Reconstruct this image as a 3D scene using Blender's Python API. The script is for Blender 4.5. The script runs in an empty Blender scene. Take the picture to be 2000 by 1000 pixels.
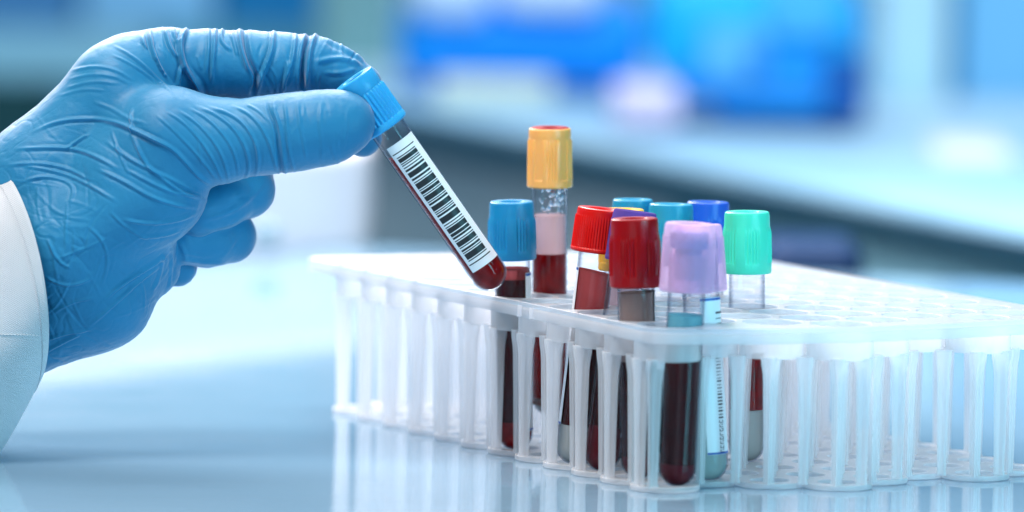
import bpy, bmesh, math, random
import numpy as np
from mathutils import Vector, Matrix
scene = bpy.context.scene
COL = scene.collection
random.seed(7)
rng = np.random.default_rng(11)

# ---------------------------------------------------------------- camera
# work in millimetres with the camera over (0, 0), then shift so that the rack stands near the origin
F = 12600.0; H0 = 257.0; YOFF = 2275.0
PITCH = math.atan(1014.0 / F); ROLL = math.radians(1.0)
_fw = np.array([0, math.cos(PITCH), -math.sin(PITCH)])
_r0 = np.array([1.0, 0, 0]); _u0 = np.cross(_r0, _fw)
CR = math.cos(ROLL) * _r0 + math.sin(ROLL) * _u0
CU = -math.sin(ROLL) * _r0 + math.cos(ROLL) * _u0
CC = np.array([0, 0, H0])

def ray(px, py):
    return _fw * F + CR * (px - 1000) - CU * (py - 500)
def Pz(px, py, z):
    d = ray(px, py); return CC + d * ((z - CC[2]) / d[2])
def PY(px, py, Y):
    d = ray(px, py); return CC + d * (Y / d[1])
def S(p):
    return Vector((p[0] / 1000, (p[1] - YOFF) / 1000, p[2] / 1000))
MM = 0.001

cam = bpy.data.cameras.new('camera')
camo = bpy.data.objects.new('camera', cam); COL.objects.link(camo)
cam.sensor_width = 36; cam.lens = F / 2000 * 36
cam.clip_start = 0.05; cam.clip_end = 60
M = Matrix(((CR[0], CU[0], -_fw[0]), (CR[1], CU[1], -_fw[1]), (CR[2], CU[2], -_fw[2]))).to_4x4()
M.translation = S(CC); camo.matrix_world = M
cam.dof.use_dof = True; cam.dof.focus_distance = 2.272; cam.dof.aperture_fstop = 6.6
scene.camera = camo

# ---------------------------------------------------------------- light
scene.view_settings.view_transform = 'Standard'; scene.view_settings.look = 'None'
scene.view_settings.exposure = 0.2; scene.view_settings.gamma = 1
scene.render.engine = 'CYCLES'
scene.cycles.use_denoising = True
scene.cycles.max_bounces = 20; scene.cycles.diffuse_bounces = 10; scene.cycles.glossy_bounces = 6; scene.cycles.transparent_max_bounces = 40
scene.cycles.caustics_reflective = False; scene.cycles.caustics_refractive = False
scene.cycles.sample_clamp_indirect = 6
world = bpy.data.worlds.new('World'); scene.world = world; world.use_nodes = True
bg = world.node_tree.nodes['Background']
bg.inputs[0].default_value = (0.78, 0.88, 1.0, 1); bg.inputs[1].default_value = 0.14

def area(name, loc, target, size, energy, color, sy=None):
    l = bpy.data.lights.new(name, 'AREA'); l.energy = energy; l.color = color
    l.shape = 'RECTANGLE'; l.size = size; l.size_y = sy or size
    o = bpy.data.objects.new(name, l); COL.objects.link(o)
    o.location = loc
    o.rotation_euler = (Vector(target) - Vector(loc)).to_track_quat('-Z', 'Y').to_euler()
    return o
area('key_softbox', (-0.45, -0.40, 1.10), (0.03, 0, 0.05), 0.40, 14.5, (1.0, 0.90, 0.85))
area('back_softbox', (-0.35, 1.0, 0.80), (0.0, 0.1, 0.0), 0.8, 25, (1.0, 0.89, 0.87))
area('cyan_side_light', (0.44, -0.40, 0.16), (0.15, -0.03, 0.03), 0.28, 1.9, (0.22, 0.78, 1.0))
area('low_blue_fill', (-0.15, -0.95, 0.12), (-0.10, 0, 0.08), 0.5, 0.7, (0.55, 0.84, 1.0))
area('background_fill', (0.1, 0.5, 1.25), (0.0, 2.2, 0.0), 0.9, 26, (0.90, 0.96, 1.0))  # added fill that brightens the upright faces behind, not a lamp of the room
area('room_ceiling_light', (0.0, 2.4, 2.3), (0.0, 2.3, 0.0), 2.6, 50, (0.92, 0.97, 1.0))

# ---------------------------------------------------------------- helpers
def link(o, parent=None):
    COL.objects.link(o)
    if parent is not None: o.parent = parent
    return o
def tag(o, label=None, cat=None, group=None, kind=None):
    for k, v in (('label', label), ('category', cat), ('group', group), ('kind', kind)):
        if v: o[k] = v
    return o
def empty(name, loc=(0, 0, 0), **kw):
    o = bpy.data.objects.new(name, None); link(o); o.location = loc
    o.empty_display_size = 0.01
    return tag(o, **kw)
def mesh(name, V, Fc, mat=None, parent=None, smooth=True, scale=MM):
    me = bpy.data.meshes.new(name)
    V = np.asarray(V, dtype=float) * scale
    me.from_pydata(V.tolist(), [], [tuple(int(i) for i in f) for f in Fc]); me.update()
    if mat: me.materials.append(mat)
    if smooth: me.shade_smooth()
    return link(bpy.data.objects.new(name, me), parent)
def autosmooth(o, ang=35):
    me = o.data; me.shade_smooth()
    if hasattr(me, 'set_sharp_from_angle'): me.set_sharp_from_angle(angle=math.radians(ang))
    return o

def lathe(profile, n=48, rfun=None, cap0=True, cap1=True):
    """profile: (r, z) from one end to the other; r = 0 makes a pole"""
    V = []; Fc = []; rings = []
    for k, (r, z) in enumerate(profile):
        if r <= 1e-6:
            rings.append([len(V)]); V.append((0, 0, z))
        else:
            ids = []
            for i in range(n):
                a = 2 * math.pi * i / n
                rr = r + (rfun(k, a, z) if rfun else 0)
                ids.append(len(V)); V.append((rr * math.cos(a), rr * math.sin(a), z))
            rings.append(ids)
    for a, b in zip(rings[:-1], rings[1:]):
        if len(a) == 1 and len(b) > 1:
            for i in range(n): Fc.append((a[0], b[(i + 1) % n], b[i]))
        elif len(b) == 1 and len(a) > 1:
            for i in range(n): Fc.append((a[i], a[(i + 1) % n], b[0]))
        elif len(a) > 1:
            for i in range(n): Fc.append((a[i], a[(i + 1) % n], b[(i + 1) % n], b[i]))
    return V, Fc

# ---------------------------------------------------------------- materials
def newmat(name):
    m = bpy.data.materials.new(name); m.use_nodes = True
    nt = m.node_tree; nt.nodes.clear()
    out = nt.nodes.new('ShaderNodeOutputMaterial')
    return m, nt, out
def N(nt, t, **kw):
    n = nt.nodes.new(t)
    for k, v in kw.items():
        if k in n.inputs.keys(): n.inputs[k].default_value = v
        else: setattr(n, k, v)
    return n
def principled(name, col, rough=0.4, spec=0.5, bump=None, coat=0, sss=0, sss_r=None, alpha=1, trans=0, ior=1.5, metallic=0, emit=None):
    m, nt, out = newmat(name)
    p = N(nt, 'ShaderNodeBsdfPrincipled')
    p.inputs['Base Color'].default_value = (*col, 1); p.inputs['Roughness'].default_value = rough
    p.inputs['Specular IOR Level'].default_value = spec; p.inputs['IOR'].default_value = ior
    p.inputs['Coat Weight'].default_value = coat; p.inputs['Metallic'].default_value = metallic
    p.inputs['Coat Roughness'].default_value = 0.08
    p.inputs['Alpha'].default_value = alpha; p.inputs['Transmission Weight'].default_value = trans
    if sss:
        p.inputs['Subsurface Weight'].default_value = sss
        p.inputs['Subsurface Radius'].default_value = sss_r or (1, 1, 1)
        p.inputs['Subsurface Scale'].default_value = 0.002
    nt.links.new(p.outputs[0], out.inputs[0])
    if bump:
        sc, st, dist = bump
        tc = N(nt, 'ShaderNodeTexCoord')
        no = N(nt, 'ShaderNodeTexNoise'); no.inputs['Scale'].default_value = sc; no.inputs['Detail'].default_value = 4
        b = N(nt, 'ShaderNodeBump'); b.inputs['Strength'].default_value = st; b.inputs['Distance'].default_value = dist
        nt.links.new(tc.outputs['Object'], no.inputs['Vector'])
        nt.links.new(no.outputs[0], b.inputs['Height']); nt.links.new(b.outputs[0], p.inputs['Normal'])
    return m
def noise_color(m, c1, c2, scale, lo=0.35, hi=0.65, detail=3):
    nt = m.node_tree; p = [n for n in nt.nodes if n.type == 'BSDF_PRINCIPLED'][0]
    tc = N(nt, 'ShaderNodeTexCoord'); no = N(nt, 'ShaderNodeTexNoise')
    no.inputs['Scale'].default_value = scale; no.inputs['Detail'].default_value = detail
    r = N(nt, 'ShaderNodeValToRGB')
    r.color_ramp.elements[0].position = lo; r.color_ramp.elements[0].color = (*c1, 1)
    r.color_ramp.elements[1].position = hi; r.color_ramp.elements[1].color = (*c2, 1)
    nt.links.new(tc.outputs['Object'], no.inputs['Vector']); nt.links.new(no.outputs[0], r.inputs[0])
    nt.links.new(r.outputs[0], p.inputs['Base Color'])
    return m

def clear_plastic(name, tint=(1, 1, 1), haze=0.05, hazecol=(0.9, 0.9, 0.92)):
    """thin clear wall: see-through with a Fresnel gloss and a little haze"""
    m, nt, out = newmat(name)
    tr = N(nt, 'ShaderNodeBsdfTransparent')
    lw2 = N(nt, 'ShaderNodeLayerWeight'); lw2.inputs[0].default_value = 0.5
    rp = N(nt, 'ShaderNodeValToRGB'); e_ = rp.color_ramp.elements
    e_[0].position = 0.30; e_[0].color = (*tint, 1); e_[1].position = 0.95; e_[1].color = (0.64, 0.68, 0.74, 1)
    nt.links.new(lw2.outputs['Facing'], rp.inputs[0]); nt.links.new(rp.outputs[0], tr.inputs[0])
    gl = N(nt, 'ShaderNodeBsdfGlossy'); gl.inputs['Roughness'].default_value = 0.03
    df = N(nt, 'ShaderNodeBsdfDiffuse'); df.inputs[0].default_value = (*hazecol, 1)
    tl = N(nt, 'ShaderNodeBsdfTranslucent'); tl.inputs[0].default_value = (*hazecol, 1)
    fr = N(nt, 'ShaderNodeFresnel'); fr.inputs[0].default_value = 1.42
    lw = N(nt, 'ShaderNodeLayerWeight'); lw.inputs[0].default_value = 0.25
    ma = N(nt, 'ShaderNodeMath', operation='MULTIPLY_ADD'); ma.inputs[1].default_value = 0.02; ma.inputs[2].default_value = haze
    dm = N(nt, 'ShaderNodeMixShader'); dm.inputs[0].default_value = 0.5
    m1 = N(nt, 'ShaderNodeMixShader'); m2 = N(nt, 'ShaderNodeMixShader')
    L = nt.links.new
    L(lw.outputs['Facing'], ma.inputs[0])
    L(df.outputs[0], dm.inputs[1]); L(tl.outputs[0], dm.inputs[2])
    L(ma.outputs[0], m1.inputs[0]); L(tr.outputs[0], m1.inputs[1]); L(dm.outputs[0], m1.inputs[2])
    ge = N(nt, 'ShaderNodeNewGeometry'); sb = N(nt, 'ShaderNodeMath', operation='SUBTRACT'); sb.inputs[0].default_value = 1
    mu = N(nt, 'ShaderNodeMath', operation='MULTIPLY')
    L(ge.outputs['Backfacing'], sb.inputs[1]); L(sb.outputs[0], mu.inputs[0]); L(fr.outputs[0], mu.inputs[1])
    L(mu.outputs[0], m2.inputs[0]); L(m1.outputs[0], m2.inputs[1]); L(gl.outputs[0], m2.inputs[2])
    L(m2.outputs[0], out.inputs[0])
    return m

def frosted(name, col, trans=0.35, rough=0.3, mixt=0.55, tint=None):
    """milky translucent plastic"""
    m, nt, out = newmat(name)
    L = nt.links.new
    tr = N(nt, 'ShaderNodeBsdfTransparent'); tr.inputs[0].default_value = (*(tint or (0.97, 0.98, 1.0)), 1)
    df = N(nt, 'ShaderNodeBsdfDiffuse'); df.inputs[0].default_value = (*col, 1)
    tl = N(nt, 'ShaderNodeBsdfTranslucent'); tl.inputs[0].default_value = (*col, 1)
    gl = N(nt, 'ShaderNodeBsdfGlossy'); gl.inputs['Roughness'].default_value = rough
    fr = N(nt, 'ShaderNodeFresnel'); fr.inputs[0].default_value = 1.45
    no = N(nt, 'ShaderNodeTexNoise'); no.inputs['Scale'].default_value = 160; no.inputs['Detail'].default_value = 3
    tc = N(nt, 'ShaderNodeTexCoord'); bp = N(nt, 'ShaderNodeBump')
    mp = N(nt, 'ShaderNodeMapping'); mp.inputs['Scale'].default_value = (3, 3, 0.6)
    bp.inputs['Strength'].default_value = 0.35; bp.inputs['Distance'].default_value = 0.0004
    L(tc.outputs['Object'], mp.inputs[0]); L(mp.outputs[0], no.inputs['Vector']); L(no.outputs[0], bp.inputs['Height'])
    for s in (df, tl, gl, fr): L(bp.outputs[0], s.inputs['Normal'])
    dm = N(nt, 'ShaderNodeMixShader'); dm.inputs[0].default_value = mixt
    lw = N(nt, 'ShaderNodeLayerWeight'); lw.inputs[0].default_value = 0.35
    mr = N(nt, 'ShaderNodeMapRange'); mr.inputs['To Min'].default_value = trans; mr.inputs['To Max'].default_value = trans * 0.25
    m1 = N(nt, 'ShaderNodeMixShader'); m2 = N(nt, 'ShaderNodeMixShader')
    L(df.outputs[0], dm.inputs[1]); L(tl.outputs[0], dm.inputs[2])
    L(lw.outputs['Facing'], mr.inputs['Value'])
    L(mr.outputs[0], m1.inputs[0]); L(dm.outputs[0], m1.inputs[1]); L(tr.outputs[0], m1.inputs[2])
    ge = N(nt, 'ShaderNodeNewGeometry'); sb = N(nt, 'ShaderNodeMath', operation='SUBTRACT'); sb.inputs[0].default_value = 1
    mu = N(nt, 'ShaderNodeMath', operation='MULTIPLY')
    L(ge.outputs['Backfacing'], sb.inputs[1]); L(sb.outputs[0], mu.inputs[0]); L(fr.outputs[0], mu.inputs[1])
    L(mu.outputs[0], m2.inputs[0]); L(m1.outputs[0], m2.inputs[1]); L(gl.outputs[0], m2.inputs[2])
    L(m2.outputs[0], out.inputs[0])
    return m

def blood_mat(name, col, thin):
    """liquid: dark body that lets a little red light through where it is thin"""
    m, nt, out = newmat(name)
    L = nt.links.new
    p = N(nt, 'ShaderNodeBsdfPrincipled'); p.inputs['Roughness'].default_value = 0.25
    p.inputs['Specular IOR Level'].default_value = 0.06
    no = N(nt, 'ShaderNodeTexNoise'); no.inputs['Scale'].default_value = 140; no.inputs['Detail'].default_value = 5
    no.inputs['Distortion'].default_value = 1.2
    tc = N(nt, 'ShaderNodeTexCoord'); cr = N(nt, 'ShaderNodeValToRGB')
    cr.color_ramp.elements[0].position = 0.38; cr.color_ramp.elements[0].color = (*col, 1)
    cr.color_ramp.elements[1].position = 0.78; cr.color_ramp.elements[1].color = (*[0.5 * a + 0.5 * b for a, b in zip(col, thin)], 1)
    L(tc.outputs['Object'], no.inputs['Vector']); L(no.outputs[0], cr.inputs[0]); L(cr.outputs[0], p.inputs['Base Color'])
    tl = N(nt, 'ShaderNodeBsdfTranslucent'); tl.inputs[0].default_value = (*thin, 1)
    mx = N(nt, 'ShaderNodeMixShader')
    lw = N(nt, 'ShaderNodeLayerWeight'); lw.inputs[0].default_value = 0.3
    ma = N(nt, 'ShaderNodeMath', operation='MULTIPLY_ADD'); ma.inputs[1].default_value = 0.4; ma.inputs[2].default_value = 0.14
    L(lw.outputs['Facing'], ma.inputs[0]); L(ma.outputs[0], mx.inputs[0]); L(p.outputs[0], mx.inputs[1]); L(tl.outputs[0], mx.inputs[2])
    L(mx.outputs[0], out.inputs[0])
    return m

MAT = {}
MAT['rack'] = frosted('milky_polypropylene', (0.96, 0.965, 0.97), trans=0.60)
MAT['rack_leg'] = frosted('milky_polypropylene_thin', (0.96, 0.965, 0.97), trans=0.58)
MAT['glass'] = clear_plastic('clear_tube_plastic', (0.97, 0.97, 0.98), haze=0.002)
MAT['drop'] = principled('water_bead', (0.9, 0.93, 0.97), rough=0.08, trans=0.75, ior=1.33)
MAT['blood'] = blood_mat('dark_blood', (0.15, 0.0001, 0.0006), (0.85, 0.0005, 0.002))
MAT['blood_deep'] = blood_mat('settled_blood', (0.034, 0.0002, 0.0012), (0.12, 0.0003, 0.002))
MAT['blood_pink'] = frosted('blood_film', (0.55, 0.12, 0.12), trans=0.35, tint=(0.9, 0.4, 0.4))
MAT['foam'] = frosted('pink_foam_film', (0.82, 0.66, 0.68), trans=0.42, tint=(0.95, 0.8, 0.8))
MAT['serum_teal'] = frosted('pale_teal_liquid', (0.35, 0.80, 0.85), trans=0.5, tint=(0.55, 0.9, 0.95))
MAT['serum_grey'] = frosted('grey_brown_serum', (0.66, 0.50, 0.44), trans=0.5, tint=(0.75, 0.62, 0.55))
MAT['serum_green'] = frosted('pale_green_liquid', (0.66, 0.90, 0.86), trans=0.5, tint=(0.8, 0.97, 0.95))
MAT['gel'] = frosted('white_separating_gel', (0.78, 0.80, 0.74), trans=0.15)
MAT['gel_clear'] = frosted('clear_gel', (0.22, 0.015, 0.03), trans=0.2, tint=(0.8, 0.3, 0.3))
MAT['label'] = principled('paper_label', (0.88, 0.90, 0.92), rough=0.35, spec=0.4)
MAT['ink'] = principled('black_ink', (0.012, 0.016, 0.02), rough=0.4)
MAT['inkblue'] = principled('blue_ink', (0.01, 0.10, 0.42), rough=0.4)
def capmat(name, col, r=0.28, sss=0.35):
    return principled(name, col, rough=r, spec=0.32, sss=sss, sss_r=col, bump=(900, 0.12, 0.0002))
MAT['cap_blue'] = capmat('sky_blue_cap', (0.035, 0.38, 0.72))
MAT['cap_teal'] = capmat('teal_blue_cap', (0.02, 0.33, 0.55))
MAT['cap_royal'] = capmat('royal_blue_cap', (0.02, 0.12, 0.62))
MAT['cap_yellow'] = capmat('amber_cap', (1.0, 0.47, 0.13))
MAT['cap_lemon'] = capmat('yellow_cap', (0.85, 0.50, 0.04))
MAT['cap_red'] = capmat('red_cap', (0.68, 0.008, 0.006))
MAT['cap_crimson'] = capmat('crimson_cap', (0.32, 0.001, 0.004))
MAT['cap_mint'] = capmat('mint_cap', (0.07, 0.76, 0.54))
MAT['cap_lav'] = frosted('lavender_cap_plastic', (0.97, 0.74, 0.93), trans=0.58, rough=0.3, tint=(0.95, 0.82, 0.97))
MAT['cap_purple'] = frosted('purple_film', (0.22, 0.15, 0.50), trans=0.3, tint=(0.5, 0.45, 0.85))
MAT['cap_sky2'] = capmat('deep_sky_blue_cap', (0.014, 0.28, 0.55))
MAT['stopper_red'] = principled('red_rubber', (0.26, 0.008, 0.015), rough=0.7, spec=0.12)
MAT['stopper_blue'] = principled('slate_blue_rubber', (0.08, 0.13, 0.40), rough=0.45)
MAT['stopper_amber'] = principled('amber_rubber', (0.55, 0.22, 0.07), rough=0.5)

# ---------------------------------------------------------------- the setting: bench top
m, nt, out = newmat('glossy_bench_top'); L = nt.links.new
p = N(nt, 'ShaderNodeBsdfPrincipled'); p.inputs['Roughness'].default_value = 0.045
p.inputs['IOR'].default_value = 1.5; p.inputs['Coat Weight'].default_value = 0.0
tc = N(nt, 'ShaderNodeTexCoord'); no = N(nt, 'ShaderNodeTexNoise'); no.inputs['Scale'].default_value = 3.0; no.inputs['Detail'].default_value = 3
cr = N(nt, 'ShaderNodeValToRGB')
cr.color_ramp.elements[0].position = 0.3; cr.color_ramp.elements[0].color = (0.18, 0.33, 0.46, 1)
cr.color_ramp.elements[1].position = 0.75; cr.color_ramp.elements[1].color = (0.24, 0.38, 0.50, 1)
n2 = N(nt, 'ShaderNodeTexNoise'); n2.inputs['Scale'].default_value = 900; n2.inputs['Detail'].default_value = 2
rr = N(nt, 'ShaderNodeMapRange'); rr.inputs['To Min'].default_value = 0.03; rr.inputs['To Max'].default_value = 0.12
n3 = N(nt, 'ShaderNodeTexNoise'); n3.inputs['Scale'].default_value = 25; n3.inputs['Detail'].default_value = 6
L(tc.outputs['Object'], no.inputs['Vector']); L(no.outputs[0], cr.inputs[0]); L(cr.outputs[0], p.inputs['Base Color'])
L(tc.outputs['Object'], n3.inputs['Vector']); L(n3.outputs[0], rr.inputs['Value']); L(rr.outputs[0], p.inputs['Roughness'])
L(p.outputs[0], out.inputs[0])
MAT['bench'] = m

def slab(name, pts, z0, z1, mat, parent=None, smooth=False):
    n = len(pts)
    V = [(x, y - YOFF, z1) for x, y in pts] + [(x, y - YOFF, z0) for x, y in pts]
    Fc = [tuple(range(n)), tuple(range(2 * n - 1, n - 1, -1))]
    for i in range(n): Fc.append((i, i + n, (i + 1) % n + n, (i + 1) % n))
    o = mesh(name, V, Fc, mat, parent, smooth=False)
    return o
def bevel(o, w, seg=3):
    b = o.modifiers.new('bevel', 'BEVEL'); b.width = w * MM; b.segments = seg; b.limit_method = 'ANGLE'
    return o
# the work table the rack stands on; its far edge runs away to the left
bt = slab('table_top', [(-900, 1500), (900, 1500), (900, 2850), (60, 3150), (-420, 3480), (-900, 3600)], -30, 0, MAT['bench'])
tag(bt, kind='structure', label='glossy pale blue white laboratory table top reflecting the rack')
bevel(bt, 3)

# room behind, all far out of focus
MAT['floor'] = noise_color(principled('slate_floor', (0.10, 0.22, 0.33), rough=0.5), (0.05, 0.17, 0.29), (0.13, 0.27, 0.36), 1.2)
fl = slab('floor', [(-5000, 0), (5000, 0), (5000, 9000), (-5000, 9000)], -920, -900, MAT['floor']); tag(fl, kind='structure')
MAT['wall'] = noise_color(principled('pale_blue_wall', (0.30, 0.52, 0.68), rough=0.7), (0.16, 0.38, 0.60), (0.34, 0.55, 0.70), 0.9)
wl = slab('wall', [(-3500, 7200), (3500, 7200), (3500, 7300), (-3500, 7300)], -900, 2300, MAT['wall']); tag(wl, kind='structure')

# ---------------------------------------------------------------- background bench and what stands on it
def px_box(name, x0, y0, x1, y1, Y, depth, mat, bev=12, label=None, cat=None, parent=None, skew=0):
    a = PY(x0, y1, Y); b = PY(x1, y0, Y)
    xs = (a[0], b[0]); zs = (a[2], b[2])
    X0, X1 = min(xs), max(xs); Z0, Z1 = min(zs), max(zs)
    o = slab(name, [(X0, Y), (X1, Y + skew), (X1, Y + depth + skew), (X0, Y + depth)], Z0, Z1, mat, parent)
    bevel(o, bev, 5)
    if label: tag(o, label, cat)
    return o
def pm(name, col, rough=0.4): return principled(name, col, max(rough, .45), spec=0.2)
MAT['bb_top'] = noise_color(pm('pale_worktop', (0.3, 0.6, 0.85), 0.35), (0.26, 0.52, 0.74), (0.40, 0.62, 0.78), 2.5)
MAT['bb_dark'] = noise_color(pm('dark_teal_cabinet', (0.03, 0.12, 0.18), 0.5), (0.20, 0.50, 0.60), (0.30, 0.56, 0.64), 2.0)
# worktop at the height of the table, its front edge running towards us to the right
e0 = (-150, 4640); e1 = (300, 3330)
bb = empty('laboratory_bench', S((0, 3900, 0)), label='long pale blue laboratory bench with dark front running diagonally in the blurred background', cat='bench')
def inv(o, par):
    o.parent = par; o.matrix_parent_inverse = Matrix.Translation(-par.location); return o
w = slab('worktop', [(-170, 6800), e0, e1, (560, 2520), (1900, 3000), (1900, 6800)], -5, 0, MAT['bb_top']); inv(w, bb)
w2 = slab('toe_recess', [(-150, 6700), (-130, 4680), (318, 3380), (590, 2700), (1850, 3050), (1850, 6700)], -32, -6, MAT['bb_dark']); inv(w2, bb)
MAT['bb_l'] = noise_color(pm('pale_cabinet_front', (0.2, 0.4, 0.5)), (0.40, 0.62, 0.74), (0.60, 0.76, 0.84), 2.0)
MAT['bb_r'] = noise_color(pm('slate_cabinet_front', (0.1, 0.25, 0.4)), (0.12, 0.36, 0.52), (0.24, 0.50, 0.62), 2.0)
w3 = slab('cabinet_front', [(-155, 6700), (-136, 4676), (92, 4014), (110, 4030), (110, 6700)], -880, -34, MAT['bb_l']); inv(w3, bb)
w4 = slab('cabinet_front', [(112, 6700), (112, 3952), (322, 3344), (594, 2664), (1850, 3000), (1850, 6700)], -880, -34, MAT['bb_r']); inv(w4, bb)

YB = 4320
px_box('blue_storage_tray', 775, 10, 1262, 162, 4620, 160, pm('bright_blue_plastic', (0.002, 0.30, 0.95), 0.35), 20,
   'wide bright blue tray with pale packs on it, blurred behind the yellow cap', 'tray')
px_box('pale_pack', 800, -55, 960, 40, 4600, 120, pm('pale_lilac_packaging', (0.50, 0.72, 0.98), 0.4), 14,
   'pale lilac pack lying on the left end of the blue tray', 'pack')
px_box('pale_pack', 970, -60, 1180, 26, 4596, 120, pm('pale_blue_packaging', (0.60, 0.80, 0.98), 0.4), 14,
   'whitish pack lying on the right end of the blue tray', 'pack')
MAT['an_blue'] = pm('blue_lower_plastic', (0.004, 0.28, 0.80))
an = empty('laboratory_analyser', S(PY(1450, 210, YB)), label='blue laboratory analyser with pale front panel, blurred behind the mint cap', cat='analyser')
o = px_box('housing', 1265, -30, 1690, 160, YB - 60, 240, pm('blue_housing_plastic', (0.006, 0.42, 0.95), 0.35), 22); inv(o, an)
o = px_box('front_panel', 1372, 55, 1500, 160, YB - 75, 14, pm('pale_panel', (0.10, 0.46, 0.88), 0.4), 4); inv(o, an)
o = px_box('display', 1455, 92, 1490, 132, YB - 84, 8, pm('blue_display', (0.02, 0.22, 0.62), 0.3), 2); inv(o, an)
o = px_box('top_cover', 1500, -30, 1640, 75, YB - 75, 14, pm('light_blue_cover', (0.06, 0.42, 0.82), 0.4), 4); inv(o, an)
o = px_box('side_vent', 1610, 110, 1692, 235, YB - 78, 16, pm('navy_vent', (0.006, 0.09, 0.36), 0.5), 4); inv(o, an)
o = px_box('lower_housing', 1315, 120, 1688, 200, YB - 66, 220, MAT['an_blue'], 22); inv(o, an)
o = px_box('base', 1395, 185, 1690, 232, YB - 70, 200, pm('deep_blue_base', (0.008, 0.24, 0.66), 0.4), 8); inv(o, an)
px_box('pink_white_carton', 1195, 172, 1330, 245, YB - 120, 90, pm('pinkish_card', (0.66, 0.62, 0.84), 0.6), 6,
   'small pinkish white carton between the blue tray and the analyser', 'carton')
px_box('cream_booklet', 850, 158, 1080, 203, 4520, 60, pm('cream_paper', (0.60, 0.70, 0.60), 0.6), 3,
   'cream coloured booklet lying in front of the blue tray', 'booklet')
px_box('tall_cabinet', 1715, -400, 1866, 225, YB + 350, 380, pm('pale_cyan_laminate', (0.44, 0.74, 0.88), 0.35), 8,
   'tall pale cyan cabinet standing right of the blue analyser', 'cabinet')
px_box('tall_cabinet', 1870, -400, 2160, 218, YB + 370, 380, pm('mid_cyan_laminate', (0.17, 0.50, 0.80), 0.35), 8,
   'tall light blue cabinet at the right edge of the photo', 'cabinet')
px_box('white_basin', 1820, 290, 1990, 350, 4000, 120, pm('white_glaze', (0.66, 0.72, 0.90), 0.3), 24,
   'pale white basin on the far bench at the right edge', 'basin')
cb = empty('storage_cupboard', S((-500, 5300, -900)), label='blue storage cupboard with drawers of several blues, blurred behind the gloved hand', cat='cupboard')
def cbp(name, x0, y0, x1, y1, col, dy=0, bev=6):
    o = px_box(name, x0, y0, x1, y1, 5300 + dy, 40 if dy else 400, pm(name + '_laminate', col, 0.4), bev); inv(o, cb); return o
cbp('carcass', -420, -700, 640, 1000, (0.10, 0.30, 0.44))
for x0, y0, x1, y1, col in [(-400, -200, 150, 52, (0.06, 0.25, 0.55)), (160, -200, 420, 50, (0.22, 0.58, 0.95)), (430, -200, 632, 56, (0.004, 0.20, 0.50)),
                            (-400, 58, 300, 150, (0.26, 0.60, 0.80)), (310, 58, 632, 150, (0.10, 0.36, 0.52)),
                            (-400, 158, 100, 330, (0.008, 0.07, 0.09)), (110, 158, 632, 330, (0.03, 0.16, 0.24)), (-400, 340, 632, 600, (0.20, 0.40, 0.52))]:
    cbp('drawer', x0, y0, x1, y1, col, -44, 4)
px_box('teal_partition', 615, -200, 775, 205, 5000, 30, pm('pale_teal_laminate', (0.17, 0.38, 0.42), 0.5), 8,
   'pale teal partition standing between the cupboard and the blue tray', 'partition')
wc = empty('white_reflector_case', S(PY(430, 583, 2950)), label='white case showing below the thumb, extended unseen behind the hand for its reflection in the table', cat='case')
inv(px_box('reflector_body', -150, 366, 690, 583, 2950, 150, pm('white_reflector_plastic', (0.68, 0.67, 0.72), 0.6), 7, skew=300), wc)  # stretched unseen behind the hand so that the table mirrors it as white
inv(px_box('handle', 492, 440, 545, 478, 3120, 20, pm('grey_teal_plastic', (0.22, 0.32, 0.38), 0.5), 3), wc)
px_box('navy_waste_bin', 1490, 482, 1690, 640, 3150, 90, pm('navy_plastic', (0.001, 0.025, 0.09), 0.5), 10,
   'navy waste bin in the gap behind the rack right of the mint cap', 'bin')
# ---------------------------------------------------------------- the rack
TH = math.radians(-65); PITCHW = 23.4
LU = PITCHW * np.array([math.cos(TH), math.sin(TH)]); LV = PITCHW * np.array([math.cos(TH + math.pi / 3), math.sin(TH + math.pi / 3)])
C1 = np.array([84.2, 2281.9])
HT = 57.0
corners = [(-80, 2463.4), (47.0, 2190.8), (60, 2187.5), (90, 2194.5), (121, 2208.5), (152, 2227), (182, 2250), (200, 2272), (190, 2294), (74, 2534)]
rad = [9, 12, 22, 50, 60, 60, 40, 16, 20, 14]
def round_poly(pts, rad, seg=8):
    out = []; n = len(pts)
    for i in range(n):
        p0, p1, p2 = (np.array(pts[(i + k - 1) % n], float) for k in range(3))
        a = p0 - p1; b = p2 - p1; la, lb = np.linalg.norm(a), np.linalg.norm(b); a /= la; b /= lb
        ang = math.acos(np.clip(a @ b, -1, 1)); d = min(rad[i] / math.tan(ang / 2), la * .48, lb * .48)
        q0 = p1 + a * d; q1 = p1 + b * d
        for k in range(seg + 1):
            t = k / seg; out.append((1 - t) ** 2 * q0 + 2 * t * (1 - t) * p1 + t * t * q1)
    return out
outline = round_poly(corners, rad)
def edge_dist(q, poly):
    best = 1e9; inside = False; n = len(poly)
    for i in range(n):
        a = poly[i]; b = poly[(i + 1) % n]; ab = b - a
        t = np.clip((q - a) @ ab / max(ab @ ab, 1e-9), 0, 1); best = min(best, np.linalg.norm(q - a - ab * t))
        if (a[1] > q[1]) != (b[1] > q[1]) and q[0] < (b[0] - a[0]) * (q[1] - a[1]) / (b[1] - a[1]) + a[0]: inside = not inside
    return best if inside else -best
cpoly = [np.array(c, float) for c in corners]
wells = []
for i in range(-20, 21):
    for j in range(-10, 11):
        q = C1 + i * LU + j * LV
        if edge_dist(q, outline) > 10.9 and q @ np.array([-.4226, .9063]) < 2253: wells.append((i, j, q))
RO = wells[0][2] * 0 + np.array([60.0, 2365.0])           # the rack's own origin
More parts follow.
